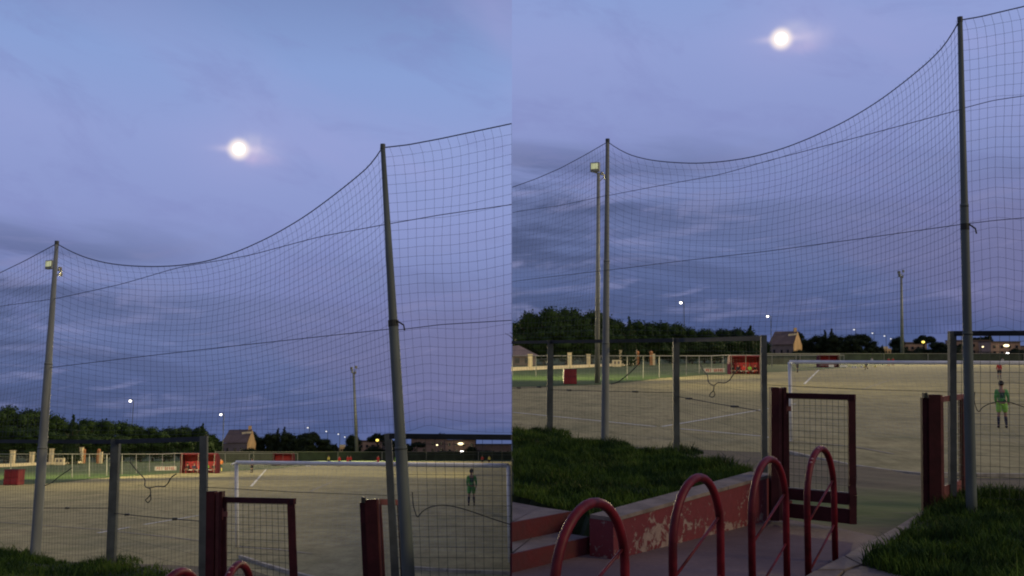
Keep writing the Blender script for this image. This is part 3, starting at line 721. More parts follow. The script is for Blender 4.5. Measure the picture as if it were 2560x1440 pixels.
# ------------------------------------------------------------------ gates
def gate(P, post_l, leaf, post_r, leaf2, lab):
    # left post : (x0,x1,ytop,yfoot,d)
    x0, x1, yt, yf, d = post_l[:5]; lean = post_l[5] if len(post_l) > 5 else 0
    t = Thing(P, 'gate_post', 'square dark red gate post on the left of the opening, ' + lab, 'gate post', P.at((x0 + x1) / 2, yf, d))
    def colm(xa, xb, ya, yb, dd, th, m, nm, ln=0):
        w = (xb - xa) * dd / F; c0 = P.at((xa + xb) / 2 + ln, yb, dd); c1 = P.at((xa + xb) / 2, ya, dd)
        return t.part(nm, MB().beam(c0, c1, w, th, (0, 1, 0)), m)
    wd = x1 - x0
    colm(x0, x0 + wd * .50, yt, yf, d, .10, GATE, 'post_channel', lean); colm(x0 + wd * .50, x0 + wd * .80, yt + 2, yf, d + .03, .07, GATE_LIT, 'post_web', lean); colm(x0 + wd * .80, x1, yt, yf, d, .10, GATE, 'post_flange', lean)
    # leaf : (xl, yl_top, yl_bot, dl, xr, yr_top, yr_bot, dr, leanl, leanr)
    xl, ylt, ylb, dl, xr, yrt, yrb, dr, ll, lr = leaf
    tl, bl, tr_, br = P.at(xl, ylt, dl), P.at(xl + ll, ylb, dl), P.at(xr, yrt, dr), P.at(xr + lr, yrb, dr)
    t = Thing(P, 'gate_leaf', 'open dark red gate leaf with wire mesh upper panel, ' + lab, 'gate', bl)
    def pt(u, v): return bl.lerp(br, u).lerp(tl.lerp(tr_, u), v)
    H = (tl - bl).length; th = .045
    t.part('top_rail', MB().beam(pt(0, .985), pt(1, .985), .035, .05), GATE)
    t.part('hinge_stile', MB().beam(pt(.02, 0), pt(.02, 1), .04, .035, (0, 1, 0)), GATE)
    rp = [pt(.955, 0), pt(.955, .12), pt(.96, .22), pt(.948, .30), pt(.955, .36), pt(.950, .60), pt(.950, 1)]
    mb = MB()
    for p, q in zip(rp, rp[1:]): mb.beam(p, q, .065, .03, (0, 1, 0))
    t.part('lock_stile', mb, GATE, label='dented outer upright of the gate leaf')
    for v_ in (.12, .88):
        hp = pt(-.01, v_); t.part('hinge', MB().tube([hp - Vector((0, .03, .05)), hp - Vector((0, .03, -.05))], .016, 8).box(hp + Vector((.02, -.03, 0)), (.07, .012, .045)), GATE_LIT)
    def slab(v0, v1, m, nm, off=0):
        o_ = Vector((0, off, 0)); mb = MB(); mb.beam(pt(.04, (v0 + v1) / 2) + o_, pt(.93, (v0 + v1) / 2) + o_, .02, H * (v1 - v0)); t.part(nm, mb, m)
    slab(.145, .235, GATE, 'kick_panel'); slab(0.0, .115, GATE, 'kick_panel')
    slab(.235, .243, CLEAR, 'panel_edge'); 
    mb = MB(); wiregrid(mb, pt(.04, .24), pt(.93, .24), pt(.04, .96), pt(.93, .96), 11, 14, .0022); t.part('wire_panel', mb, WIRE)
    # right post
    x0, x1, yt, yf, d, lean = post_r
    t = Thing(P, 'gate_post', 'dark red gate post on the right of the opening, ' + lab, 'gate post', P.at((x0 + x1) / 2, yf, d))
    wd = x1 - x0
    def colm2(fa, fb, ya, dd, th, m, nm):
        w = (fb - fa) * wd * dd / F; xc = x0 + wd * (fa + fb) / 2; t.part(nm, MB().beam(P.at(xc + lean, yf, dd), P.at(xc, ya, dd), w, th, (0, 1, 0)), m)
    colm2(0, .26, yt + 8, d, .05, GATE, 'post_flange'); colm2(.28, .88, yt, d, .10, GATE, 'post_channel'); colm2(.88, 1.0, yt + 1, d + .02, .08, GATE_LIT, 'post_web')
    t.part('latch', MB().box(P.at(x0 + wd * .18, yt + 2, d - .05), (.035, .05, .05)), RUBBER)
    # second leaf
    xl, ylt, ylb, dl, xr, yrt, yrb, dr, ln = leaf2
    tl, bl, tr_, br = P.at(xl, ylt, dl), P.at(xl + ln, ylb, dl), P.at(xr, yrt, dr), P.at(xr + ln, yrb, dr)
    t = Thing(P, 'gate_leaf', 'second lighter red gate leaf folded behind the right post, ' + lab, 'gate', bl)
    t.part('top_rail', MB().beam(pt(0, .985), pt(1, .985), .035, .055), GATE_LIT)
    t.part('hinge_stile', MB().beam(pt(.05, 0), pt(.05, 1), .03, .03, (0, 1, 0)), GATE_LIT)
    t.part('lock_stile', MB().beam(pt(.97, 0), pt(.97, 1), .028, .04, (0, 1, 0)), GATE_LIT)
    t.part('inner_stile', MB().beam(pt(.83, 0), pt(.83, .97), .042, .03, (0, 1, 0)), GATE)
    H = (tl - bl).length
    t.part('kick_panel', MB().beam(pt(.08, .09), pt(.8, .09), .02, H * .15), GATE_LIT)
    mb = MB(); wiregrid(mb, pt(.06, .18), pt(.92, .18), pt(.06, .96), pt(.92, .96), 6, 11, .0018); t.part('wire_panel', mb, RAILM)
gate(R, (1925, 1963, 968, 1300, 9.46), (1962, 984, 1293, 9.46, 2138, 988, 1311, 9.04, 3, 2), (2303, 2352, 986, 1290, 9.9, 3),
     (2350, 994, 1262, 9.95, 2411, 987, 1238, 10.4, 3), R.where)
gate(L, (520, 559, 1228, 1590, 9.3, -4), (558, 1244, 1590, 9.3, 737, 1248, 1610, 8.9, -2, 12), (900, 948, 1248, 1560, 9.6, 14),
     (946, 1250, 1560, 9.7, 1008, 1252, 1560, 10.0, 16), L.where)

# ------------------------------------------------------------------ cables hung on the fences
def cable(P, pts, d0, d1, r, label, name='cable', cat='cable', m=RUBBER):
    n_ = len(pts); q = []
    P3 = [P.at(x, y, d0 + (d1 - d0) * i / max(1, n_ - 1)) for i, (x, y) in enumerate(pts)]
    for i in range(n_ - 1):
        a_, b_, c_, e_ = P3[max(i - 1, 0)], P3[i], P3[i + 1], P3[min(i + 2, n_ - 1)]
        for k in range(5):
            s_ = k / 5; q.append(.5 * ((2 * b_) + (c_ - a_) * s_ + (2 * a_ - 5 * b_ + 4 * c_ - e_) * s_ ** 2 + (3 * b_ - a_ - 3 * c_ + e_) * s_ ** 3))
    q.append(P3[-1])
    single(P, name, label, cat, MB().tube(q, r, 6), m, P3[0], smooth=True)
cable(R, [(1749, 908), (1758, 925), (1768, 938), (1772, 956), (1784, 963), (1795, 957), (1812, 957), (1824, 950), (1832, 938), (1842, 926), (1850, 915)], 12.9, 11.3, .0065, 'dark cable looped across the mesh fence, ' + R.where)
cable(R, [(1785, 962), (1784, 975), (1776, 984), (1774, 990), (1781, 993), (1787, 987), (1784, 976)], 12.6, 12.5, .006, 'small hanging loop of dark cable tied to the fence mesh, ' + R.where)
cable(L, [(325, 1155), (345, 1180), (362, 1198), (362, 1214), (372, 1220), (392, 1216), (410, 1216), (420, 1208), (427, 1195), (440, 1185)], 11.8, 10.9, .0065, 'dark cable looped across the mesh fence, ' + L.where)
cable(L, [(375, 1218), (376, 1235), (370, 1244), (364, 1250), (370, 1256), (377, 1248), (376, 1236)], 11.5, 11.4, .006, 'small hanging loop of dark cable tied to the fence mesh, ' + L.where)
cable(R, [(1527, 960), (1545, 955), (1565, 940), (1585, 922), (1600, 905)], 14.3, 14.0, .007, 'slack dark rope running up the fence beside the tall pole, ' + R.where)
cable(L, [(112, 1214), (130, 1206), (150, 1190), (180, 1170)], 12.9, 12.6, .006, 'slack dark rope running up the fence beside the tall pole, ' + L.where)
cable(R, [(2437, 980), (2436, 1000), (2440, 1018), (2447, 1029), (2457, 1018), (2475, 1009), (2500, 1004), (2525, 1006), (2550, 1014), (2600, 1030)], 9.6, 9.5, .0042, 'dark hose curving from the tall pole past the goalkeeper')
cable(L, [(1031, 1230), (1033, 1260), (1038, 1280), (1044, 1292), (1055, 1280), (1075, 1268), (1110, 1263), (1150, 1270), (1200, 1286), (1240, 1300), (1279, 1312)], 9.3, 9.2, .0048, 'dark hose drooping from the tall pole towards the middle seam')
for P, a_, b_ in ((R, (1912, 962, 10.2), (2379, 980, 10.0)), (L, (512, 1218, 10.0), (975, 1239, 9.6))):
    p, q = P.at(*a_), P.at(*b_); single(P, 'straining_wire', 'thin straining wire stretched across the gate opening, ' + P.where, 'wire', MB().tube([p, p.lerp(q, .5) - Vector((0, 0, .008)), q], .003, 5), WIRE, p)

# ------------------------------------------------------------------ tall net poles
def netpole(P, foot, top, d, w0, w1, lab, m, tie=None):
    f0, t0 = P.at(*foot, d), P.at(*top, d)
    t = Thing(P, 'net_pole', lab, 'pole', f0, 'tall steel poles carrying the ball net')
    r0, r1 = w0 * d / F / 2, w1 * d / F / 2
    pts = [f0 - Vector((0, 0, .3))]; rr_ = [r0]
    for (u, k) in ((0, 1.0), (.33, .93), (.335, .86), (.60, .78), (.605, .70), (1, None)):
        pts.append(f0.lerp(t0, u)); rr_.append(r0 * k if k else r1)
    t.part('shaft', MB().tube(pts, rr_, 16), m, smooth=True)
    t.part('cap', MB().tube([t0 - Vector((0, 0, .02)), t0 + Vector((0, 0, .03))], r1 * 1.12, 12), FRAME)
    for u, kk in ((.33, .955), (.60, .80)):
        p = f0.lerp(t0, u); d_ = (t0 - f0).normalized(); t.part('joint_collar', MB().tube([p - d_ * .015, p + d_ * .015], (r0 * kk), 16), m, smooth=True)
    if tie:
        p = f0.lerp(t0, tie); d_ = (t0 - f0).normalized()
        tt = t.part('tie_strap', MB().tube([p - d_ * .03, p + d_ * .03], r0 * .84, 12), RUBBER)
        t.part('strap_tail', MB().tube([p + Vector((r0 * .6, -r0 * .6, .02)), p + Vector((r0 + .04, -r0 * .5, -.02)), p + Vector((r0 + .05, -r0 * .5, -.07))], .008, 5), RUBBER, parent=tt)
    return f0, t0
RP1 = netpole(R, (1512, 1112), (1519, 352), 14.6, 19.5, 9.5, 'tall grey net pole standing in the grass bank, ' + R.where, GALV)
RP2 = netpole(R, (2428, 1232), (2400, 50), 9.5, 25.5, 12, 'tall green-grey net pole by the right-hand grass, ' + R.where, GALVD, .555)
LP1 = netpole(L, (88, 1385), (142, 608), 13.1, 24.5, 9.5, 'tall grey net pole at the far left of the picture', GALV)
LP2 = netpole(L, (1026, 1520), (957, 368), 9.3, 32, 12, 'tall green-grey net pole left of the middle seam', GALVD, .60)

# ------------------------------------------------------------------ protection nets
def interp_curve(pts):
    xs = [p[0] for p in pts]; ys = [p[1] for p in pts]
    def f(x):
        # smooth (Catmull-like) interpolation through a fine resample
        return float(np.interp(x, X2, Y2))
    t_ = np.linspace(xs[0], xs[-1], 200); y_ = np.interp(t_, xs, ys)
    k = np.ones(15) / 15; yp = np.r_[np.full(7, y_[0]) - (y_[1] - y_[0]) * np.arange(7, 0, -1), y_, np.full(7, y_[-1]) + (y_[-1] - y_[-2]) * np.arange(1, 8)]
    X2, Y2 = t_, np.convolve(yp, k, 'valid'); return f
def net(P, Aa, Ab, top, bot, xa0, xa1, xb0, xb1, nu, nv_, g_u, lab, ropes, sag=26, lean=0, hook=10, tr=.0014, loose=()):
    """net hung on the upright plane through feet Aa, Ab; xa0/xb0 = x of left/right border at the top, xa1/xb1 at the bottom"""
    ft, fb = interp_curve(top), interp_curve(bot)
    tt_, tb_ = top[0][0], top[-1][0]
    pa, pb = (Aa[0]), (Ab[0])
    t = Thing(P, 'ball_net', lab, 'net', pa, 'tall ball nets behind the goal')
    grid = []
    for i in range(nu + 1):
        u = (i / nu); us = g_u(u); row = []
        for j in range(nv_ + 1):
            v = j / nv_
            xt = xa0 + (xb0 - xa0) * us; xb_ = xa1 + (xb1 - xa1) * us
            x = xt + (xb_ - xt) * v
            yt, yb = ft(tt_ + (tb_ - tt_) * us), fb(bot[0][0] + (bot[-1][0] - bot[0][0]) * us)
            env = math.sin(math.pi * min(1, max(0, us)))
            y = yt + (yb - yt) * v + sag * env * math.sin(math.pi * v) ** .8
            x += -hook * math.exp(-v * (yb - yt) / 22.0) * (1 if us < .98 else 0) + env * (5 * math.sin(v * 9 + us * 3) + 6 * math.sin(v * 4.2 + 1)) 
            x += .8 * math.sin(i * 1.7 + j * .6) * env; y += .9 * math.sin(i * .8 + j * 1.9) * env
            x = min(max(x, min(xa0, xa1) if us > 0 else -1e9), 5000)
            if P is R: x = max(x, 1281)
            else: x = min(x, 1279)
            row.append(P.plane(x, y, pa, pb) + Vector((0, .02, 0)))
        grid.append(row)
    mb = MB()
    for i in range(nu + 1): mb.tube(grid[i], tr, 3, False)
    for j in range(1, nv_ + 1): mb.tube([grid[i][j] for i in range(nu + 1)], tr, 3, False)
    for i in range(nu + 1):
        for j in range(1, nv_ + 1):
            p = grid[i][j]; k = len(mb.v); r = tr * 2.1
            mb.v += [tuple(p + Vector(o_) * r) for o_ in ((1, 0, 0), (-1, 0, 0), (0, 0, 1), (0, 0, -1), (0, -1, 0))]
            mb.f += [(k, k + 2, k + 4), (k + 2, k + 1, k + 4), (k + 1, k + 3, k + 4), (k + 3, k, k + 4)]
    t.part('net_cords', mb, NET, kind='stuff')
    # edge rope along the top, following the sagging curve
    q = []
    for k in range(61):
        x = tt_ + (tb_ - tt_) * k / 60; y = ft(x); q.append(P.plane(x, y, pa, pb))
    t.part('edge_rope', MB().tube(q, .0060, 6), ROPE, smooth=True)
    for rp in ropes:
        fr_ = interp_curve(rp); q = []
        for k in range(41):
            x = rp[0][0] + (rp[-1][0] - rp[0][0]) * k / 40; q.append(P.plane(x, fr_(x), pa, pb) - Vector((0, .01, 0)))
        t.part('stay_rope', MB().tube(q, .0038, 5), ROPE, smooth=True)
gu = lambda k: (lambda u: (u ** k))
persp = lambda da, db: (lambda u: u * da / (u * da + (1 - u) * db) if False else (u / db) / (u / db + (1 - u) / da))
# right-hand half
net(R, RP1, RP2, [(1521, 356), (1550, 378), (1600, 396), (1660, 405), (1740, 409), (1810, 404), (1880, 393), (1960, 371), (2040, 339), (2120, 300), (2200, 251), (2280, 190), (2340, 138), (2380, 92), (2397, 56)],
    [(1513, 838), (1800, 838), (2150, 836), (2420, 832)], 1521, 1513, 2397, 2420, 66, 32, persp(14.6, 9.5),
    'sagging ball net between the two tall poles, right-hand half', [[(1521, 489), (1640, 466), (1800, 437), (1920, 402), (2100, 355), (2250, 315), (2402, 274)], [(1517, 676), (1700, 653), (1920, 628), (2150, 597), (2412, 560)]])
FA = (Vector((-3.2, 17.6, 1.3)), None)
net(R, (R.at(1281, 1090, 17.9), None), RP1, [(1281, 468), (1340, 447), (1400, 421), (1460, 389), (1517, 356)], [(1281, 846), (1512, 840)], 1281, 1281, 1517, 1511, 27, 30, persp(17.9, 14.6),
    'ball net running from the tall pole to the middle seam, right-hand half', [[(1281, 532), (1300, 528), (1400, 514), (1517, 489)], [(1281, 704), (1350, 695), (1516, 676)]], sag=8, hook=4)
net(R, RP2, (R.at(2860, 1240, 9.3), None), [(2402, 50), (2450, 42), (2500, 30), (2560, 16), (2680, -16), (2860, -60)], [(2422, 836), (2500, 812), (2560, 830), (2860, 835)], 2402, 2422, 2860, 2860, 22, 31, lambda u: u,
    'ball net hanging to the right of the tall pole, right picture edge', [[(2404, 272), (2480, 252), (2560, 240), (2860, 200)], [(2414, 560), (2480, 552), (2560, 545), (2860, 520)]], sag=10, hook=10)
# left-hand half
net(L, LP1, LP2, [(143, 610), (190, 636), (250, 655), (310, 664), (380, 667), (450, 664), (520, 653), (600, 627), (680, 590), (760, 543), (830, 492), (900, 436), (940, 400), (954, 374)],
    [(118, 1088), (400, 1086), (700, 1084), (1005, 1082)], 143, 118, 954, 1005, 62, 33, persp(13.1, 9.3),
    'sagging ball net between the two tall poles, left-hand half', [[(135, 748), (300, 712), (450, 668), (620, 640), (800, 592), (962, 562)], [(120, 920), (300, 898), (560, 868), (800, 842), (984, 822)]])
net(L, (L.at(-160, 1360, 17.0), None), LP1, [(-160, 742), (-60, 706), (0, 682), (60, 653), (140, 610)], [(-160, 1096), (118, 1090)], -160, -160, 140, 116, 30, 30, persp(17, 13.1),
    'ball net at the far left edge beyond the tall pole', [[(-160, 800), (0, 766), (133, 748)]], sag=8, hook=4)
net(L, LP2, (L.at(1279, 1500, 9.15), None), [(959, 369), (1020, 362), (1100, 347), (1180, 330), (1279, 309)],
    [(1006, 1082), (1075, 1062), (1200, 1080), (1279, 1082)], 959, 1006, 1279, 1279, 14, 31, lambda u: u,
    'ball net between the tall pole and the middle seam, left-hand half', [[(974, 560), (1100, 538), (1279, 512)], [(990, 826), (1100, 812), (1279, 801)]], sag=10, hook=10)

# ------------------------------------------------------------------ goals
def goal(P, lx, lyt, lyb, rx, ryt, dr, lab):
    b0 = P.on(lx + (2 if P is L else 5), lyb, 0); d = b0.y; t0 = P.at(lx, lyt, d); t1 = P.at(rx, ryt, dr); b1 = Vector((t1.x + .05, t1.y, 0))
    t = Thing(P, 'football_goal', lab, 'goal', b0)
    t.part('goal_post', MB().tube([b0, t0], .055, 12), WHITE, smooth=True); 
    if b1.x * P.sign > 0: t.part('goal_post', MB().tube([b1, t1], .055, 12), WHITE, smooth=True)
    if P is L and t1.x > -.1: t1 = t0.lerp(t1, (-.1 - t0.x) / (t1.x - t0.x))
    t.part('crossbar', MB().tube([t0, t1], .055, 12), WHITE, smooth=True)
    # net: back frame leaning towards the camera
    ax = (t1 - t0).normalized(); bk = Vector((.04, -1, 0))
    tb0, tb1 = t0 + bk * .45 - ax * .05 - Vector((0, 0, .05)), t1 + bk * .45 - Vector((0, 0, .05))
    gb0, gb1 = b0 + bk * 1.5 - ax * .1, Vector((t1.x, t1.y, 0)) + bk * 1.5
    zg = lambda v: Vector((v.x, v.y, .35))
    mb = MB(); wiregrid(mb, zg(gb0), zg(gb1), tb0, tb1, 60, 20, .0022); t.part('goal_net', mb, GOALNET, kind='stuff')
    mb = MB(); wiregrid(mb, Vector((b0.x, b0.y, .02)), zg(gb0), t0, tb0, 8, 20, .0022); t.part('side_net', mb, GOALNET, kind='stuff')
    mb = MB(); wiregrid(mb, t0, t1, tb0, tb1, 60, 4, .0022); t.part('roof_net', mb, GOALNET, kind='stuff')
    for a_, b_ in ((t0, tb0),): t.part('net_arm', MB().tube([a_, b_], .02, 6), WHITE)
goal(R, 1974, 905, 1103, 2668, 908, 27.5, 'white football goal with net seen from behind, ' + R.where)
goal(L, 591, 1156, 1368, 1271, 1164, 25.5, 'white football goal with net seen from behind, ' + L.where)

# ------------------------------------------------------------------ people
def skin_mesh(name, nodes, edges):
    me = bpy.data.meshes.new(name + '_cage'); me.from_pydata([n_[:3] for n_ in nodes], edges, []); me.update()
    o = bpy.data.objects.new('tmp', me); COL.objects.link(o)
    md = o.modifiers.new('Skin', 'SKIN'); sv = me.skin_vertices[0].data
    for k, n_ in enumerate(nodes):
        r = n_[3]; sv[k].radius = r if isinstance(r, tuple) else (r, r); sv[k].use_root = (k == 0)
    md.use_smooth_shade = True
    sb = o.modifiers.new('Sub', 'SUBSURF'); sb.levels = 2; sb.render_levels = 2
    dg = bpy.context.evaluated_depsgraph_get(); out = bpy.data.meshes.new_from_object(o.evaluated_get(dg)); out.name = name
    bpy.data.objects.remove(o); bpy.data.meshes.remove(me); return out
PM = {}
def person_meshes(pose):
    if pose in PM: return PM[pose]
    if pose == 'stand':   hip, kn, an = .92, [(-.11, .02, .50), (.13, .05, .50)], [(-.13, -.02, .09), (.15, .00, .09)]; sh = 1.42; zoff = 0; sit = False
    elif pose == 'run':   hip, kn, an = .90, [(-.09, .24, .55), (.10, -.05, .50)], [(-.10, .22, .16), (.11, -.36, .24)]; sh = 1.40; zoff = 0; sit = False
    else:                 hip, kn, an = .46, [(-.14, .42, .47), (.14, .42, .47)], [(-.15, .42, .07), (.15, .44, .07)]; sh = .95; zoff = 0; sit = True
    elb = [(-.215, -.03, sh - .28), (.235, -.05, sh - .27)]; wr = [(-.17, .10, sh - .50), (.245, .05, sh - .50)]
    if pose == 'run': elb = [(-.26, -.15, sh - .22), (.26, .12, sh - .24)]; wr = [(-.24, .05, sh - .34), (.22, .32, sh - .18)]
    if sit: elb = [(-.24, .08, sh - .26), (.24, .08, sh - .26)]; wr = [(-.12, .28, sh - .36), (.12, .28, sh - .36)]
    n_ = [(0, 0, hip + .04, (.125, .10)), (0, 0, hip + .22, (.115, .085)), (0, .0, sh - .06, (.14, .095)), (0, .0, sh + .07, .052), (0, .015, sh + .17, (.078, .092)), (0, .02, sh + .26, (.082, .098)), (0, .01, sh + .33, .05)]
    e_ = [(0, 1), (1, 2), (2, 3), (3, 4), (4, 5), (5, 6)]
    for s_ in (0, 1):
        sg = -1 if s_ == 0 else 1; k = len(n_)
        n_ += [(sg * .17, 0, sh - .01, .052), elb[s_] + (.040,), wr[s_] + (.027,), (wr[s_][0], wr[s_][1] + .03, wr[s_][2] - .09, .032)]
        e_ += [(2, k), (k, k + 1), (k + 1, k + 2), (k + 2, k + 3)]
        k = len(n_)
        n_ += [(sg * .095, 0, hip - .04, .085), kn[s_] + (.055,), an[s_] + (.036,), (an[s_][0] + sg * .01, an[s_][1] + .13, an[s_][2] - .05, .032)]
        e_ += [(0, k), (k, k + 1), (k + 1, k + 2), (k + 2, k + 3)]
    d = {'body': skin_mesh('body', n_, e_)}
    n_ = [(0, 0, hip + .02, (.155, .125)), (0, 0, hip + .22, (.145, .115)), (0, 0, sh - .06, (.165, .12)), (0, 0, sh + .04, .07)]; e_ = [(0, 1), (1, 2), (2, 3)]
    for s_ in (0, 1):
        sg = -1 if s_ == 0 else 1; k = len(n_); E_ = Vector(elb[s_]); W_ = Vector(wr[s_]); m_ = E_.lerp(W_, .8)
        n_ += [(sg * .175, 0, sh - .015, .07), tuple(E_) + (.056,), tuple(m_) + (.042,)]; e_ += [(2, k), (k, k + 1), (k + 1, k + 2)]
    d['shirt'] = skin_mesh('shirt', n_, e_)
    n_ = [(0, 0, hip + .12, (.15, .125))]; e_ = []
    for s_ in (0, 1):
        sg = -1 if s_ == 0 else 1; k = len(n_); K_ = Vector(kn[s_]); H_ = Vector((sg * .10, 0, hip - .05))
        n_ += [tuple(H_) + (.115,), tuple(H_.lerp(K_, .82)) + (.105,)]; e_ += [(0, k), (k, k + 1)]
    d['shorts'] = skin_mesh('shorts', n_, e_)
    for s_ in (0, 1):
        K_, A_ = Vector(kn[s_]), Vector(an[s_])
        d['sock%d' % s_] = skin_mesh('sock', [tuple(K_.lerp(A_, .12)) + (.064,), tuple(K_.lerp(A_, .45)) + (.062,), tuple(A_) + (.045,)], [(0, 1), (1, 2)])
        d['shoe%d' % s_] = skin_mesh('shoe', [(A_.x, A_.y - .05, A_.z - .045, (.045, .05)), (A_.x, A_.y + .05, A_.z - .045, (.045, .05)), (A_.x, A_.y + .15, A_.z - .055, (.04, .035))], [(0, 1), (1, 2)])
    d['hair'] = MB().ball((0, -.012, sh + .275), .108, 12, 8, (.92, 1.02, .98)).mesh('hair', smooth=True)
    # five-fingered gloves
    for s_ in (0, 1):
        w = Vector(wr[s_]); sg = -1 if s_ == 0 else 1; mb = MB(); mb.ball((w.x, w.y + .02, w.z - .07), .045, 8, 5, (.55, 1.0, 1.1))
        for q, (oy, ln) in enumerate(((-.02, .06), (0, .075), (.02, .078), (.04, .068))):
            p = Vector((w.x, w.y + .01 + oy, w.z - .10)); mb.tube([p, p + Vector((-sg * .006, .004, -ln * .55)), p + Vector((-sg * .022, .012, -ln))], [.013, .012, .009], 6)
        p = Vector((w.x, w.y + .045, w.z - .05)); mb.tube([p, p + Vector((-sg * .01, .03, -.03)), p + Vector((-sg * .02, .035, -.06))], [.013, .012, .009], 6)
        d['glove%d' % s_] = mb.mesh('glove', smooth=True)
    # face: eyes, nose, ears
    mb = MB(); mb.ball((0, .125, sh + .20), .014, 6, 4, (.8, 1, 1.4)); mb.ball((-.088, .01, sh + .21), .022, 6, 4, (.4, .8, 1.2)); mb.ball((.088, .01, sh + .21), .022, 6, 4, (.4, .8, 1.2))
    d['nose_ears'] = mb.mesh('nose_and_ears', smooth=True)
    mb = MB()
    for x_ in (-.035, .035): mb.ball((x_, .105, sh + .225), .010, 6, 4)
    mb.ball((0, .112, sh + .15), .012, 6, 4, (2, .5, .5)); d['eyes'] = mb.mesh('eyes_and_mouth')
    PM[pose] = d; return d
C_ = {k: cloth(k, v) for k, v in dict(green=(.10, .36, .085), dkgreen=(.04, .10, .06), lime=(.30, .62, .10), red=(.50, .035, .035), orange=(.62, .20, .05), yellow=(.65, .58, .12), black=(.016, .018, .022),
                                     navy=(.02, .03, .06), white=(.6, .6, .55), grey=(.15, .15, .15), socks=(.03, .03, .05)).items()}
def person(P, base, h, yaw, shirt, shorts, socks, pose, label, gloves=False, detail=True):
    base = Vector((base.x, base.y, base.z + .004))
    t = Thing(P, 'person', label, 'person', base, None, yaw, h / 1.76 if pose != 'sit' else h)
    t.raw = False; d = person_meshes(pose)
    b = t.part('body', None, SKIN, mesh=d['body'])
    t.part('shirt', None, C_[shirt], mesh=d['shirt']); t.part('shorts', None, C_[shorts], mesh=d['shorts']); t.part('hair', None, HAIR, mesh=d['hair'])
    for s_ in '01':
        t.part('sock', None, C_[socks], mesh=d['sock' + s_]); t.part('shoe', None, C_['black'], mesh=d['shoe' + s_])
        if gloves: t.part('glove', None, C_['white'], mesh=d['glove' + s_])
    if gloves:
        q = MB().box((0, -.118, 1.24), (.17, .02, .20)).box((.09, -.108, 1.02), (.09, .02, .10)); t.part('back_print', None, C_['dkgreen'], mesh=q.mesh('back_print'))
    if detail: t.part('nose_and_ears', None, SKIN, mesh=d['nose_ears']); t.part('eyes_and_mouth', None, C_['black'], mesh=d['eyes'])
g = R.on(2506, 1070, 0); person(R, g, 115 * g.y / F, rad(-14), 'green', 'lime', 'socks', 'stand', 'goalkeeper in dark green shirt and bright green shorts, back to the camera', gloves=True)
g = L.on(1178, 1264, 0); person(L, g, 87 * g.y / F, rad(10), 'green', 'green', 'socks', 'stand', 'goalkeeper in all-green kit and dark socks, back turned, inside the left-hand goal', gloves=True)
g = R.on(2499, 948, 0); person(R, g, 1.85, rad(170), 'red', 'black', 'grey', 'stand', 'distant player in a red shirt just above the goalkeeper')
g = R.on(1994, 931, 0); person(R, g, 1.85, rad(60), 'navy', 'black', 'black', 'stand', 'distant person in dark clothes standing just inside the goal post, right-hand half')
g = R.on(2166, 925, 0); person(R, g, 1.8, rad(100), 'navy', 'black', 'black', 'run', 'distant dark figure leaning forward between the far dugout and the mast')
for (x, y, s_, sh_, lab) in ((2180, 913, 'white', 'black', 'tiny far player in pale shirt left of the distant mast, right-hand half'), (2233, 914, 'red', 'black', 'tiny far player in red just left of the distant mast, right-hand half'),
                           (2222, 915, 'red', 'red', 'tiny far player in all red beside the small lit building, right-hand half'), (2507, 916, 'white', 'white', 'tiny far player in white behind the crossbar near the right edge')):
    g = R.on(x, y, 0); person(R, g, 1.9, rad(160), s_, sh_, s_, 'stand', lab, detail=False)
g = L.on(551, 1180, 0); person(L, g, 1.9, rad(30), 'orange', 'dkgreen', 'yellow', 'stand', 'person in an orange top standing right of the near dugout, left-hand half')
g = L.on(629, 1182, 0); person(L, g, 1.85, rad(60), 'black', 'black', 'black', 'stand', 'person dressed in black standing inside the goal frame, left-hand half')
for (x, y, s_, sh_, lab) in ((821, 1163, 'yellow', 'black', 'tiny far player in yellow left of the distant mast, left-hand half'), (848, 1166, 'red', 'black', 'tiny far player in red between the lit building and yellow player, left-hand half'),
                           (869, 1163, 'red', 'red', 'tiny far player in red nearly touching the distant mast, left-hand half'), (876, 1163, 'red', 'navy', 'tiny far player in red and navy right against the distant mast'),
                           (945, 1163, 'red', 'red', 'tiny far player in red left of the gate frame post, left-hand half'), (990, 1163, 'lime', 'lime', 'tiny far player in lime green between the post and tall pole'),
                           (1206, 1162, 'red', 'black', 'tiny far player in red above the left-hand goalkeeper'), (1223, 1163, 'yellow', 'black', 'tiny far player in yellow-green above and right of the left-hand goalkeeper')):
    g = L.on(x, y, 0); person(L, g, 2.0, rad(160), s_, sh_, s_, 'stand', lab, detail=False)

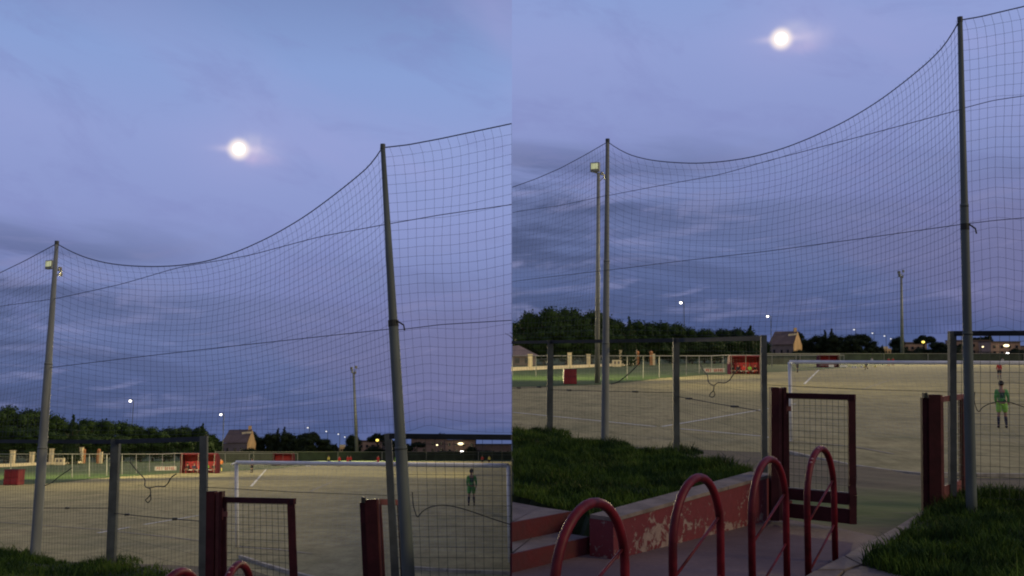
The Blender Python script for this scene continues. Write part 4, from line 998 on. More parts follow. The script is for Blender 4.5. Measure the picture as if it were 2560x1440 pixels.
# ------------------------------------------------------------------ dugouts
def dugout(P, xl, xr, ytop, ybot, lab, people, white=False):
    a_, b_ = farg(P, xl, ybot), farg(P, xr, ybot); d = (a_.y + b_.y) / 2; a_.y = b_.y = d; a_.z = b_.z = 0
    H = far(P, xl, ytop, d).z; w = b_.x - a_.x; x0 = a_.x; dep = 1.9
    t = Thing(P, 'dugout', lab, 'shelter', Vector((x0 + w / 2, d, 0)))
    prof = [(0, 1.0), (.25, 1.02), (.55, .99), (.8, .88), (.95, .68), (1.0, .4), (1.0, 0)]
    for k in range(len(prof) - 1):
        y0_, z0 = d + prof[k][0] * dep, prof[k][1] * H; y1_, z1 = d + prof[k + 1][0] * dep, prof[k + 1][1] * H
        mb = MB().beam((x0 + w / 2, y0_, z0), (x0 + w / 2, y1_, z1), w, .05, (0, -.3, 1)); t.part('shell_panel', mb, DUGR)
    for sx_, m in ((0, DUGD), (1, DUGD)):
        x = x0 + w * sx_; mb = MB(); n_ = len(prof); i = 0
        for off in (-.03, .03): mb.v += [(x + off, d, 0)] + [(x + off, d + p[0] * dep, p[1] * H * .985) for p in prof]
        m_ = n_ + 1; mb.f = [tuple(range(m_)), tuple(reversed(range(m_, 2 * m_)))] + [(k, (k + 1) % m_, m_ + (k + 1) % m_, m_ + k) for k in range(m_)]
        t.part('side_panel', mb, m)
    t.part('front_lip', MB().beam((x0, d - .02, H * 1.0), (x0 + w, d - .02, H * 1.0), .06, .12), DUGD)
    for f_ in (.04, .5, .96): t.part('frame_post', MB().box((x0 + w * f_, d - .05, H / 2), (.06, .06, H)), CLEAR)
    bz = .42; t.part('bench', MB().box((x0 + w / 2, d + 1.15, bz), (w * .92, .4, .06)), WHITE)
    for k in range(people[0]):
        s_, sh_ = people[1][k]; f_ = (k + .7) / (people[0] + .4)
        person(P, Vector((x0 + w * f_, d + 1.1, 0)), 1.0, rad(180 + random.uniform(-15, 15)), s_, sh_, 'black', 'sit', people[2][k] + ', ' + P.where, detail=False)
    return d, x0, w, H
PPL = [('black', 'black'), ('navy', 'black'), ('red', 'black'), ('lime', 'black'), ('black', 'red')]
LBL = ['seated person in black at the left end of the dugout bench', 'seated person in navy second along the bench', 'seated person in red top mid dugout bench', 'seated person in lime bib on the dugout bench', 'seated person in black and red, right end of the bench']
dugout(R, 1826, 1903, 890, 936, 'near red team dugout with players on its bench, ' + R.where, (5, PPL, LBL))
dugout(L, 1821, 1906, 889, 938, 'near red team dugout with players on its bench, ' + L.where, (5, PPL, LBL))
for P in (R, L):
    d, x0, w, H = dugout(P, 2048, 2098, 889, 918, 'far red team dugout behind the goal crossbar, ' + P.where, (0, [], []))
    # pale boards in front of the far dugout
    for k, (xa, xb, ya, yb) in enumerate(((2070, 2083, 909, 915), (2099, 2116, 909, 914))):
        p, q = farg(P, xa, 919), farg(P, xb, 919); p.y = q.y = p.y; H2 = (yb - ya) * p.y / F
        single(P, 'field_board', ('left' if k == 0 else 'right') + ' white board lying before the far dugout, ' + P.where, 'board', MB().box(((p.x + q.x) / 2, p.y - .5, H2 / 2 + .12), (q.x - p.x, .12, H2)), WHITE, (p.x, p.y, 0))
    for k, (x, y, m) in enumerate(((2132, 920, 'white'), (2139, 920, 'white'), (2154, 919, 'white'), (2162, 919, 'yellow'), (2188, 918, 'yellow'))):
        p = farg(P, x, y); single(P, 'marker_cone', ('nearest to the dugout', 'second', 'third', 'fourth', 'farthest right')[k] + ' pale marker cone by the far dugout, ' + P.where, 'cone', MB().tube([(0, 0, 0), (0, 0, .04), (0, 0, .45)], [.28, .22, .05], 10), C_[m], p, 'pale marker cones by the far dugout, ' + P.where, yaw=.1)
    # banner with worn red lettering
    a_, b_ = farg(P, 1760, 934), farg(P, 1812, 933); t = Thing(P, 'advertising_board', 'long low white board with worn red lettering beside the near dugout, ' + P.where, 'sign', a_)
    dd = b_ - a_; Hh = 10 * a_.y / F
    t.part('board', MB().beam(a_ + Vector((0, 0, .15 + Hh / 2)), b_ + Vector((0, 0, .15 + Hh / 2)), .08, Hh), mat('dull_white_board', (.42, .40, .34), .8, var=.3, scale=1.5))
    mb = MB(); glyph = {'P': [(0, 0, 0, 1), (0, 1, .6, 1), (.6, 1, .6, .5), (.6, .5, 0, .5)], 'E': [(0, 0, 0, 1), (0, 1, .6, 1), (0, .5, .5, .5), (0, 0, .6, 0)], 'T': [(.3, 0, .3, 1), (0, 1, .6, 1)], 'S': [(.6, 1, 0, 1), (0, 1, 0, .5), (0, .5, .6, .5), (.6, .5, .6, 0), (.6, 0, 0, 0)], 'R': [(0, 0, 0, 1), (0, 1, .6, 1), (.6, 1, .6, .5), (.6, .5, 0, .5), (.2, .5, .6, 0)]}
    for k, ch in enumerate('PET SERRE'):
        if ch == ' ': continue
        for (x_0, z_0, x_1, z_1) in glyph[ch]:
            base = a_.lerp(b_, .10 + .095 * k); ux = dd.normalized(); cw = dd.length * .06; s0 = base + ux * x_0 * cw + Vector((0, -.06, .15 + Hh * (.22 + .56 * z_0))); s1 = base + ux * x_1 * cw + Vector((0, -.06, .15 + Hh * (.22 + .56 * z_1)))
            mb.beam(s0, s1, .03, .09) if abs(z_0 - z_1) < .1 else mb.beam(s0, s1, .09, .03, (0, 1, 0))
    t.part('red_lettering', mb, DUGR)
    # red container on the verge
    bx = (1404, 1442, 923, 960) if P is R else None
    if P is R: p, q = R.on(1410, 961, 0), R.on(1442, 961, 0)
    else: p, q = L.on(8, 1213, 0), L.on(43, 1213, 0)
    w = q.x - p.x; Hc = 38 * p.y / F; c0 = Vector(((p.x + q.x) / 2, p.y + w / 2, 0))
    t = Thing(P, 'red_container', 'square red painted equipment box on the verge, ' + P.where, 'box', c0)
    t.part('box_body', MB().box((c0.x, c0.y, Hc * .5), (w, w, Hc * .96)), DUGR)
    for sx_ in (-1, 1):
        for sz_ in (0, 1):
            t.part('door_panel', MB().box((c0.x + sx_ * w * .245, c0.y - w / 2 - .02, Hc * (.26 + .47 * sz_)), (w * .44, .05, Hc * .42)), DUGR)
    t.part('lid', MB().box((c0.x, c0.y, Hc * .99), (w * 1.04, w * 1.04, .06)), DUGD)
    for sx_ in (-1, 1): t.part('foot', MB().box((c0.x + sx_ * w * .4, c0.y - w * .4, .03), (.12, .12, .08)), DUGD)

# ------------------------------------------------------------------ boundary wall with pillars, touchline railing
for P in (R, L):
    pts = [(1281, 927), (1424, 921), (1500, 917), (1590, 913)] if P is R else [(1300, 926), (1410, 922), (1500, 917), (1590, 913)]
    g = [farg(P, x, y) for x, y in pts]
    if P is R: g[0].x = max(g[0].x, .05)
    t = Thing(P, 'boundary_wall', 'low cream boundary wall with square pillars and dark railings, ' + P.where, 'wall', g[-1])
    for a_, b_ in zip(g, g[1:]):
        t.part('wall_base', MB().beam(a_ + Vector((0, 0, .28)), b_ + Vector((0, 0, .28)), .4, .62), CREAM)
        n_ = max(3, int((b_ - a_).length / .5)); mb = MB(); wiregrid(mb, a_ + Vector((0, 0, .5)), b_ + Vector((0, 0, .5)), a_ + Vector((0, 0, 1.9)), b_ + Vector((0, 0, 1.9)), n_, 2, .02); t.part('railing', mb, FRAME)
    for x in (1321, 1424, 1469, 1516, 1550, 1588):
        if P is L and x < 1405: continue
        u = np.interp(x, [p[0] for p in pts], range(4)); k = min(int(u), 2); p = g[k].lerp(g[k + 1], u - k); hh = (2.9 if x not in (1469,) else 2.4) * p.y / 190
        pl = t.part('pillar', MB().box((p.x, p.y - .05, hh / 2), (.75, .75, hh), 0, .06), CREAM if x != 1588 else CREAM)
        t.part('pillar_cap', MB().box((p.x, p.y - .05, hh + .05), (.9, .9, .12), 0, .05), CREAM, parent=pl)
    # small cream cabinet against the wall
    p = farg(P, 1541, 917); hh = 17 * p.y / F; w = 22 * p.y / F
    tt = Thing(P, 'meter_cabinet', 'small cream cabinet with two dark openings against the boundary wall, ' + P.where, 'cabinet', p)
    tt.part('cabinet_body', MB().box((p.x, p.y - .6, hh / 2), (w, .8, hh)), CREAM)
    for s_ in (-1, 1): tt.part('opening', MB().box((p.x + s_ * w * .2, p.y - 1.01, hh * .62), (w * .24, .05, hh * .38)), CLEAR)
    # terracotta gate pillars with orange outer posts
    for k, x in enumerate((1594, 1628)):
        p = farg(P, x, 913); hh = 33 * p.y / F
        tt = Thing(P, 'entrance_pillar', ('left' if k == 0 else 'right') + ' terracotta and cream entrance pillar at the end of the boundary wall, ' + P.where, 'pillar', p)
        tt.part('shaft', MB().box((p.x, p.y, hh * .46), (.62, .7, hh * .92), 0, .05), ORANGE); tt.part('pale_edge', MB().box((p.x + (-.62 if k == 0 else .62), p.y, hh * .43), (.6, .6, hh * .86), 0, .05), CREAM)
        tt.part('cap', MB().ball((p.x, p.y, hh * .95), .45, 8, 5), ORANGE)
    # touchline railing
    rl = [(1281, 937), (1340, 942), (1423, 950), (1500, 953), (1568, 949), (1608, 946), (1648, 944), (1683, 941), (1716, 938), (1748, 934), (1779, 930), (1808, 926), (1840, 922), (1880, 919), (1930, 917), (1990, 915), (2050, 913), (2110, 911.5)]
    if P is L: rl = rl[3:]; rl = [(1385, 950), (1423, 952)] + rl
    t = Thing(P, 'touchline_railing', 'long thin grey railing with posts running along the touchline, ' + P.where, 'railing', farg(P, 1568, 949))
    prev = None
    for (x, y) in rl:
        p = farg(P, x, y); tp = far(P, x, 889.5 if x < 1800 else 888, p.y)
        if P is R and p.x < .05: p.x = tp.x = .05
        w = max(.05, 2.2 * p.y / F)
        t.part('railing_post', MB().beam(p, tp, w * .85, w * .6, (0, 1, 0)), RAILM)
        if prev:
            t.part('top_bar', MB().beam(prev[1], tp, w * .8, w * .8), RAILM)
            mb = MB(); n_ = 6; wiregrid(mb, prev[0] + Vector((0, 0, .3)), p + Vector((0, 0, .3)), prev[1], tp, n_, 5, .0045); t.part('wire_panel', mb, RAILM)
        prev = (p, tp)
    # far end: dark green windbreak fence
    rr_ = [(1905, 913), (2000, 911), (2100, 909), (2210, 907.5), (2320, 907), (2430, 906.5), (2560, 906), (2700, 906)]
    t = Thing(P, 'windbreak_fence', 'dark green windbreak fence closing the far end of the field, ' + P.where, 'fence', farg(P, 2200, 908))
    SCR = mat('green_screen_cloth', (.040, .052, .036), .9, var=.3, scale=.3); prev = None
    for x, y in rr_:
        p = farg(P, x, y - 1); tp = far(P, x, 884, p.y)
        if P is L and p.x > -.1: 
            p.x = tp.x = -.1
        t.part('fence_post', MB().beam(p, tp + Vector((0, 0, .1)), .22, .15, (0, 1, 0)), RAILM)
        if prev:
            t.part('screen_cloth', MB().beam(prev[0].lerp(prev[1], .5) + Vector((0, .3, 0)), p.lerp(tp, .5) + Vector((0, .3, 0)), .06, (tp - p).length * .97), SCR); t.part('top_bar', MB().beam(prev[1], tp, .14, .14), RAILM)
        prev = (p, tp)
        if P is L and p.x > -.2: break

# ------------------------------------------------------------------ floodlight masts
def head(t, P, c, w, h, yaw, glow):
    b = t.part('lamp_housing', MB().box(c, (w, w * .45, h), yaw), MAST)
    d_ = Vector((math.sin(yaw), -math.cos(yaw), 0))
    t.part('lamp_glass', MB().box(Vector(c) + d_ * (w * .24) + Vector((0, 0, h * .08)), (w * .78, .06, h * .62), yaw), FLOOD if glow else CLEAR, parent=b)
for P, foot, top, d, heads, lab in (
    (R, (1493, 957), (1496, 432), 92, [((1488, 418), 1.0, 1, -.35), ((1505, 434), .35, 0, 1.2), ((1512, 446), .30, 0, 1.5)], 'tall floodlight mast left of the grey net pole, '),
    (L, (104, 1200), (137, 672), 92, [((125, 662), .95, 1, -.35), ((150, 672), .40, 0, 1.2), ((152, 686), .40, 0, 1.5)], 'tall floodlight mast hidden behind the grey net pole, ')):
    f0, t0 = P.at(*foot, d), P.at(*top, d); f0.z = 0
    t = Thing(P, 'floodlight_mast', lab + P.where, 'floodlight', f0)
    t.part('mast_shaft', MB().tube([f0, f0.lerp(t0, .5), t0], [.24, .20, .15], 12), MAST, smooth=True)
    t.part('cross_arm', MB().beam(t0 + Vector((-.5, 0, .1)), t0 + Vector((.7, 0, -.25)), .12, .12), MAST)
    t.part('arm_stay', MB().beam(t0 + Vector((0, 0, -.9)), t0 + Vector((.6, 0, -.3)), .08, .08), MAST)
    for (c, s_, gl, yw) in heads: head(t, P, P.at(c[0], c[1], d), .85 * s_, .85 * s_, yw, gl)
    ld = bpy.data.lights.new('floodlight_beam', 'SPOT'); lo_ = bpy.data.objects.new('floodlight_beam', ld); COL.objects.link(lo_)
    ld.energy = 15000; ld.color = (1, .82, .46); ld.spot_size = rad(140); ld.spot_blend = 1; ld.shadow_soft_size = .5
    src = t0 + Vector((0, -1.2, .5)); aim = Vector((60 * P.sign if P is R else -5, 70, 0))
    M4 = Matrix.Translation(src) @ (aim - src).to_track_quat('-Z', 'Y').to_matrix().to_4x4(); lo_.matrix_world = P.T @ M4
    ld = bpy.data.lights.new('floodlight_beam', 'SPOT'); lo_ = bpy.data.objects.new('floodlight_beam', ld); COL.objects.link(lo_)
    ld.energy = 100000; ld.color = (1, .84, .48); ld.spot_size = rad(130); ld.spot_blend = 1; ld.shadow_soft_size = .5
    src = t0 + Vector((0, 1.4, .5)); aim = Vector((src.x - 12 * (1 if P is R else 3.2), 185, 0)); lo_.matrix_world = P.T @ (Matrix.Translation(src) @ (aim - src).to_track_quat('-Z', 'Y').to_matrix().to_4x4())
for P in (R, L):
    foot, top = ((2256, 905), (2253, 690)) if P is R else ((893, 1152), (884, 930))
    d = 330; f0, t0 = P.at(*foot, d), P.at(*top, d); f0.z = 0
    t = Thing(P, 'floodlight_mast', 'distant floodlight mast rising above the far trees, ' + P.where, 'floodlight', f0)
    t.part('mast_shaft', MB().tube([f0, f0.lerp(t0, .5), t0], [.62, .50, .38], 12), MAST, smooth=True)
    for (ox, oz, yw) in ((-.7, 1.2, -.8), (.75, 1.6, .9), (-.5, .1, -1.2), (.5, -.2, 1.2)): head(t, P, t0 + Vector((ox, 0, oz)), .9, .9, yw, 0)
    t.part('cross_arm', MB().beam(t0 + Vector((-1, 0, .6)), t0 + Vector((1, 0, .6)), .15, .15), MAST)
    ld = bpy.data.lights.new('floodlight_beam', 'SPOT'); lo_ = bpy.data.objects.new('floodlight_beam', ld); COL.objects.link(lo_)
    ld.energy = 420000; ld.color = (1, .80, .42); ld.spot_size = rad(130); ld.spot_blend = .9; ld.shadow_soft_size = .8
    src = t0 + Vector((0, -2.5, 1)); aim = Vector((src.x - 10, 190, 0)); lo_.matrix_world = P.T @ (Matrix.Translation(src) @ (aim - src).to_track_quat('-Z', 'Y').to_matrix().to_4x4())

# ------------------------------------------------------------------ street lamps far off
def lamp(P, x, y, yb, d, r, m, lab, arm=0.0):
    c = far(P, x, y, d); px_ = 8 if arm == 0 else arm
    t = Thing(P, 'street_lamp', lab + ', ' + P.where, 'street lamp', Vector((c.x + px_ * d / F, c.y, 0)))
    q = Vector((c.x + px_ * d / F, c.y, 0)); t.part('lamp_post', MB().tube([q, Vector((q.x, q.y, c.z + .1)), c + Vector((0, 0, .25))], [.12, .09, .07], 6), FRAME)
    t.part('lamp_head', MB().box(c + Vector((.1, 0, r * .9)), (r * 2.6, r * 1.6, r * .5)), FRAME); t.part('glowing_bulb', MB().ball(c, r, 10, 6, (1.0, 1, .8)), m, smooth=True)
for P in (R, L):
    lamp(P, 1702, 757, 900, 300, .40, LAMPW, 'brightest white street lamp above the tree mass')
    lamp(P, 1919, 791, 900, 300, .34, LAMPW, 'white street lamp above the house roof')
    for k, (x, y, r, lb) in enumerate(((2135, 824, .38, 'highest of the receding street lamps beyond the pines'), (2181, 833, .32, 'second of the receding street lamps beyond the pines'), (2211, 840, .32, 'third of the receding street lamps beyond the pines'),
                                   (2227, 847, .28, 'fourth of the receding street lamps beyond the pines'), (2240, 852, .22, 'lowest and faintest of the receding street lamps'))):
        lamp(P, x, y, 890, 420, r, mat('dim_lamp_glow', (.8, .8, .85), .5, emit=(.9, .9, .95), es=1.1), lb, 4)
    lamp(P, 2308, 855, 890, 405, .62, LAMPY, 'yellow street lamp glowing in front of the umbrella pine', 14)
    lamp(P, 2362, 888, 897, 350, .32, LAMPW, 'small white lamp low by the windbreak fence', 1)

# ------------------------------------------------------------------ buildings
ROOFB = mat('brown_roof', (.16, .112, .085), .9, var=.2, scale=.3); WALLM = mat('mauve_render', (.25, .19, .165), .9, var=.15, scale=.3)
LIT_OCHRE = mat('lamplit_ochre_render', (.80, .52, .22), .9, var=.2, scale=.25); PINK = mat('pink_render', (.44, .29, .21), .9, var=.15, scale=.2)  # ochre: orange lamplight on the gable and slim building painted into the wall
BRICKP = mat('brown_pink_render', (.34, .23, .17), .9, var=.18, scale=.2); GLASS = mat('dark_window_glass', (.03, .03, .035), .2); LITW = mat('lit_window', (.8, .6, .3), .5, emit=(1, .72, .38), es=1.1)
def hexa(mb, a_, b_, c_, d_, z0, z1): return mb.prism([(p.x, p.y) for p in (a_, b_, c_, d_)], z0, z1)
for P in (R, L):
    # house with lit gable
    p0, p1, p2 = far(P, 1921, 885, 380), far(P, 1984, 885, 372), far(P, 2005, 885, 392); p3 = p0 + (p2 - p1)
    ze, zr = far(P, 1984, 862, 372).z, far(P, 1984, 829, 385).z
    t = Thing(P, 'house', 'brown-roofed house whose gable end is lit ochre, beyond the far fence, ' + P.where, 'house', (p1.x, p1.y, 0))
    t.part('wall', hexa(MB(), p0, p1, p2, p3, 0, ze), WALLM)
    r0, r1 = (p0 + p3) / 2, (p1 + p2) / 2; r0 = r0.lerp(r1, .08); r0.z = zr; r1.z = zr
    e0, e1, e2, e3 = [Vector((q.x, q.y, ze)) for q in (p0, p1, p2, p3)]; ov = (p1 - p2).normalized() * .7; up_ = Vector((0, 0, .12))
    mb = MB(); mb.v = [tuple(v_) for v_ in (e0 + ov + up_, e1 + ov + up_, r1 + up_, r0 + up_, e2 - ov + up_, e3 - ov + up_)]; mb.f = [(0, 1, 2, 3), (4, 5, 3, 2), (0, 3, 5)]; t.part('roof', mb, ROOFB)
    gx = (p2 - p1).normalized(); gn = Vector((gx.y, -gx.x, 0)) * .06
    mb = MB(); q = [Vector((p1.x, p1.y, 3)) + gn, Vector((p2.x, p2.y, 3)) + gn, e2 + gn, r1 + gn, e1 + gn]; mb.v = [tuple(v_) for v_ in q] + [tuple(v_ - gn) for v_ in q]; mb.f = [(0, 1, 2, 3, 4)] + [(k, (k + 1) % 5, 5 + (k + 1) % 5, 5 + k) for k in range(5)]
    t.part('gable_wall', mb, LIT_OCHRE)
    c = r1.lerp(e1, .4); t.part('eave_board', MB().beam(c + Vector((-3.0, -.4, .6)), c + Vector((.3, -.4, .9)), .5, .7), CREAM)
    t.part('chimney', MB().box(r0.lerp(r1, .9) + Vector((0, 0, .6)), (1, 1, 1.6)), LIT_OCHRE)
    for u in (.25, .55, .8):
        c = p0.lerp(p1, u); t.part('window', MB().box((c.x, c.y - .1, ze * .6), (1.1, .2, 1.3), .2), GLASS)
    # slim lit building between the pines
    a_ = far(P, 2212, 893, 430); b_ = far(P, 2230, 893, 430); hh = far(P, 2220, 866, 430).z
    t = Thing(P, 'small_building', 'slim pale building lit orange between the pines, ' + P.where, 'building', (a_.x, a_.y, 0))
    t.part('wall', MB().box(((a_.x + b_.x) / 2, 433, hh * .42), (b_.x - a_.x, 5, hh * .84)), LIT_OCHRE); t.part('upper_storey', MB().box((a_.x + (b_.x - a_.x) * .3, 433, hh * .92), ((b_.x - a_.x) * .6, 4, hh * .16)), CREAM)
    for k in range(2):
        for j in range(2): t.part('window', MB().box((a_.x + (b_.x - a_.x) * (.3 + .4 * k), 430.45, hh * (.3 + .3 * j)), (.55, .12, .8)), GLASS)
    # pink building
    a_ = far(P, 2260, 893, 440); b_ = far(P, 2318, 893, 440); hh = far(P, 2280, 858, 440).z
    t = Thing(P, 'pink_building', 'low pinkish building behind the distant mast, ' + P.where, 'building', (a_.x, a_.y, 0))
    t.part('wall', MB().box(((a_.x + b_.x) / 2, 446, hh / 2), (b_.x - a_.x, 12, hh)), PINK); t.part('roof', MB().box(((a_.x + b_.x) / 2, 446, hh + .25), (b_.x - a_.x + .8, 12.8, .5)), ROOFB)
    for k in range(4):
        t.part('window', MB().box((a_.x + (b_.x - a_.x) * (.14 + .24 * k), 439.9, hh * .72), (1.0, .2, 1.2)), GLASS)
    # long brown buildings at the far right
    for (xa, xb, yt, dd, nm, lb, mm) in ((2392, 2478, 852, 470, 'long_building', 'long brown-pink building right of the framed fence post, ', BRICKP), (2478, 2552, 856, 455, 'apartment_block', 'brown-pink block with a bright lamp on its wall, ', PINK), (2552, 2690, 866, 500, 'low_building', 'lower dusky building at the end of the row, ', BRICKP)):
        a_, b_ = far(P, xa, 893, dd), far(P, xb, 893, dd); hh = far(P, xa, yt, dd).z
        if P is L: a_.x = min(a_.x, -.5); b_.x = min(b_.x, -.3)
        if b_.x - a_.x < 1: continue
        t = Thing(P, nm, lb + P.where, 'building', (a_.x, a_.y, 0)); w = b_.x - a_.x
        t.part('wall', MB().box(((a_.x + b_.x) / 2, dd + 6, hh / 2), (w, 12, hh)), mm); t.part('roof', MB().box(((a_.x + b_.x) / 2, dd + 6, hh + .2), (w + .1, 12.8, .4)), ROOFB)
        n_ = int(w / 3.2)
        for k in range(n_):
            for j in range(2 if hh > 7 else 1):
                lit = False; t.part('window', MB().box((a_.x + w * (k + .5) / n_, dd - .08, hh * (.42 + .34 * j)), (1.1, .2, 1.3)), LITW if (k * 7 + j * 3) % 11 == 4 else GLASS)
    for (x, y, dd, r, mm, lb) in ((2516, 864, 450, .81, LAMPS_, 'broad warm floodlamp on the far apartment block wall'), (2519, 884, 350, .55, LAMPW, 'white lamp low beside the dark round bush'), (2457, 867, 452, .4, LAMPS_, 'faint warm wall lamp on the long far building')):
        if mp(P, x, y)[0] > 1279 and P is L: continue
        c = far(P, x, y, dd); t = Thing(P, 'wall_lamp', lb + ', ' + P.where, 'lamp', c)
        t.part('glowing_bulb', MB().ball(c, r, 10, 6, (1.7 if r > .8 else 1.1, .6, .7)), mm, smooth=True); t.part('lamp_bracket', MB().box(c + Vector((0, .9, r * .8)), (r * .5, 2.0, .2)), FRAME)
        if r == .55: t.part('lamp_pole', MB().tube([(c.x, c.y + .4, 0), (c.x, c.y + .4, c.z + .2)], .1, 6), FRAME)
# pale house behind the boundary wall (only right-hand half)
a_, b_ = R.at(1282, 918, 235), R.at(1341, 918, 235); a_.x = .2
ze = R.at(1300, 889, 235).z; zr = R.at(1296, 863, 240).z
t = Thing(R, 'low_house', 'dusky mauve house with a hipped roof behind the boundary wall by the middle seam', 'house', (a_.x, a_.y, 0))
t.part('wall', MB().box(((a_.x + b_.x) / 2, 241, ze / 2), (b_.x - a_.x, 12, ze)), WALLM)
mb = MB(); q = [(.1, 234.2, ze), (b_.x + .6, 234.2, ze), (b_.x + .6, 248, ze), (.1, 248, ze), (R.at(1297, 863, 241).x, 241, zr), (.1, 241, zr - .2)]; mb.v = q; mb.f = [(0, 1, 4, 5), (1, 2, 4), (2, 3, 5, 4), (0, 5, 3)]; t.part('roof', mb, WALLM)
for x_ in (1.2, 3.6): t.part('window', MB().box((x_, 234.9, ze * .5), (1.1, .2, 1.3)), GLASS)

# ------------------------------------------------------------------ trees
def crown_mesh(kind, seed):
    r = np.random.default_rng(seed); blobs = []
    if kind == 'round':      # unit tree: height 1, half-width .35, crown from .12 up
        for k in range(16):
            a1 = r.uniform(0, 6.28); zz = r.uniform(.30, .86); rr_ = .30 * math.sqrt(max(.05, 1 - ((zz - .5) / .48) ** 2)) * r.uniform(.3, .95)
            blobs.append((rr_ * math.cos(a1), rr_ * math.sin(a1), zz, r.uniform(.10, .17)))
        blobs += [(0, 0, .5, .26), (0, 0, .72, .20), (.12, 0, .28, .16), (-.12, 0, .28, .16), (0, .05, .2, .16)]
    elif kind == 'umbrella':
        for k in range(18):
            a1 = r.uniform(0, 6.28); rr_ = r.uniform(.05, .34); zz = .84 - .35 * rr_ ** 1.3 + r.uniform(-.05, .05)
            blobs.append((rr_ * math.cos(a1), rr_ * math.sin(a1), zz, r.uniform(.09, .14)))
    elif kind == 'conifer':
        for k in range(14):
            zz = .15 + .8 * k / 13; w = .20 * (1 - zz) + .025; a1 = r.uniform(0, 6.28); blobs.append((w * .4 * math.cos(a1), w * .4 * math.sin(a1), zz, w))
    else:                    # bush
        for k in range(12):
            a1 = r.uniform(0, 6.28); rr_ = r.uniform(0, .36); blobs.append((rr_ * math.cos(a1), rr_ * math.sin(a1), r.uniform(.25, .72), r.uniform(.16, .26)))
    V, I = [], []; n = 0
    # dense inner mass
    mb = MB()
    for (x, y, z_, q) in blobs: mb.ball((x, y, z_), q * .66, 7, 5)
    for v_ in mb.v: V.append(v_)
    for f_ in mb.f:
        I.append((f_[0], f_[1], f_[2]));
        if len(f_) == 4: I.append((f_[0], f_[2], f_[3]))
    V = np.array(V); V += r.normal(0, .012, V.shape); I = np.array(I)
    w = np.array([b[3] ** 2 for b in blobs]); w /= w.sum(); N_ = 4600
    bi = r.choice(len(blobs), N_, p=w); B_ = np.array(blobs)[bi]
    d = r.normal(size=(N_, 3)); d /= np.linalg.norm(d, axis=1)[:, None]
    c = B_[:, :3] + d * (B_[:, 3] * r.uniform(.60, 1.14, N_))[:, None]
    u = r.normal(size=(N_, 3)); u /= np.linalg.norm(u, axis=1)[:, None]; vv = np.cross(u, d); vv /= np.linalg.norm(vv, axis=1)[:, None] + 1e-9
    s_ = r.uniform(.010, .025, N_)[:, None]
    Q = np.stack([c - u * s_, c + vv * s_ * .7, c + u * s_, c - vv * s_ * .7], 1).reshape(-1, 3); i = np.arange(N_)[:, None] * 4 + len(V)
    I2 = np.concatenate([i + [[0, 1, 2]], i + [[0, 2, 3]]], 1).reshape(-1, 3)
    return np.concatenate([V, Q]), np.concatenate([I, I2])
CR = {}
def get_crown(kind, seed):
    if (kind, seed) not in CR: V, I = crown_mesh(kind, seed); CR[(kind, seed)] = [V, I, None]
    return CR[(kind, seed)]
def trunk_mesh(kind):
    mb = MB(); top = .55 if kind != 'umbrella' else .70
    mb.tube([(0, 0, -.01), (.006, 0, top * .5), (0, .004, top)], [.024, .018, .012], 7)
    for k in range(5):
        a1 = k * 1.3; mb.tube([(0, 0, top * (.72 + .05 * k)), (.10 * math.cos(a1), .10 * math.sin(a1), top * (.95 + .06 * k)), (.19 * math.cos(a1), .19 * math.sin(a1), top * (1.12 + .04 * k))], [.010, .007, .003], 5)
    return mb.mesh('trunk', smooth=True)
TR = {k: trunk_mesh(k) for k in ('round', 'umbrella', 'conifer', 'bush')}
def tree(P, x, ytop, hw, d, kind, m, label, group=None, name='pine_tree', seed=0):
    c = far(P, x, ytop, d); H = c.z; W_ = hw * d / F
    if P is L and c.x - W_ * 1.15 > 0: return
    if c.x * P.sign < 0 and abs(c.x) > W_: return
    kw = {'round': .37, 'umbrella': .43, 'conifer': .16, 'bush': .50}[kind]; sx_ = W_ / kw
    V, I, me = get_crown(kind, seed % 4); base = Vector((c.x, d, 0)); yaw = random.uniform(0, 6.28)
    t = Thing(P, name, label, 'tree' if kind != 'bush' else 'bush', base, group, yaw, (sx_, sx_, H))
    t.raw = False
    near_seam = abs(c.x) < W_ * 1.3
    if near_seam:
        ca, sa = math.cos(yaw), math.sin(yaw); Xw = base.x + (V[:, 0] * ca - V[:, 1] * sa) * sx_
        ok = (Xw * P.sign > .03)[I].all(1); m2 = npmesh('crown', V, I[ok]); t.part('crown', None, m, mesh=m2)
    else:
        if me is None: me = npmesh('crown', V, I); me.materials.append(m); CR[(kind, seed % 4)][2] = me
        t.part('crown', None, m, mesh=me)
    if kind != 'bush': t.part('trunk', None, BARK, mesh=TR[kind])
    else: t.part('stem', None, BARK, mesh=TR[kind])
G1 = 'dark pines forming the tree mass behind the field'
mass = [(1290, 797, 48, 215), (1328, 774, 46, 205), (1375, 762, 52, 200), (1428, 763, 50, 205), (1478, 768, 46, 210), (1520, 786, 42, 215), (1552, 801, 34, 225), (1598, 796, 40, 222), (1645, 797, 42, 228), (1688, 804, 38, 235),
        (1722, 815, 34, 240), (1760, 818, 36, 240), (1800, 817, 34, 245), (1838, 817, 34, 250), (1868, 818, 28, 250), (1893, 836, 26, 255), (1912, 852, 18, 260)]
low = [(1310, 830, 40, 190), (1360, 820, 42, 188), (1415, 815, 44, 186), (1470, 818, 42, 188), (1530, 828, 40, 195), (1580, 835, 38, 205), (1630, 838, 38, 210), (1680, 840, 36, 215), (1730, 846, 34, 222), (1785, 848, 36, 225), (1840, 848, 34, 230), (1885, 856, 24, 235)]
ORD = 'first second third fourth fifth sixth seventh eighth ninth tenth eleventh twelfth thirteenth fourteenth fifteenth sixteenth seventeenth'.split()
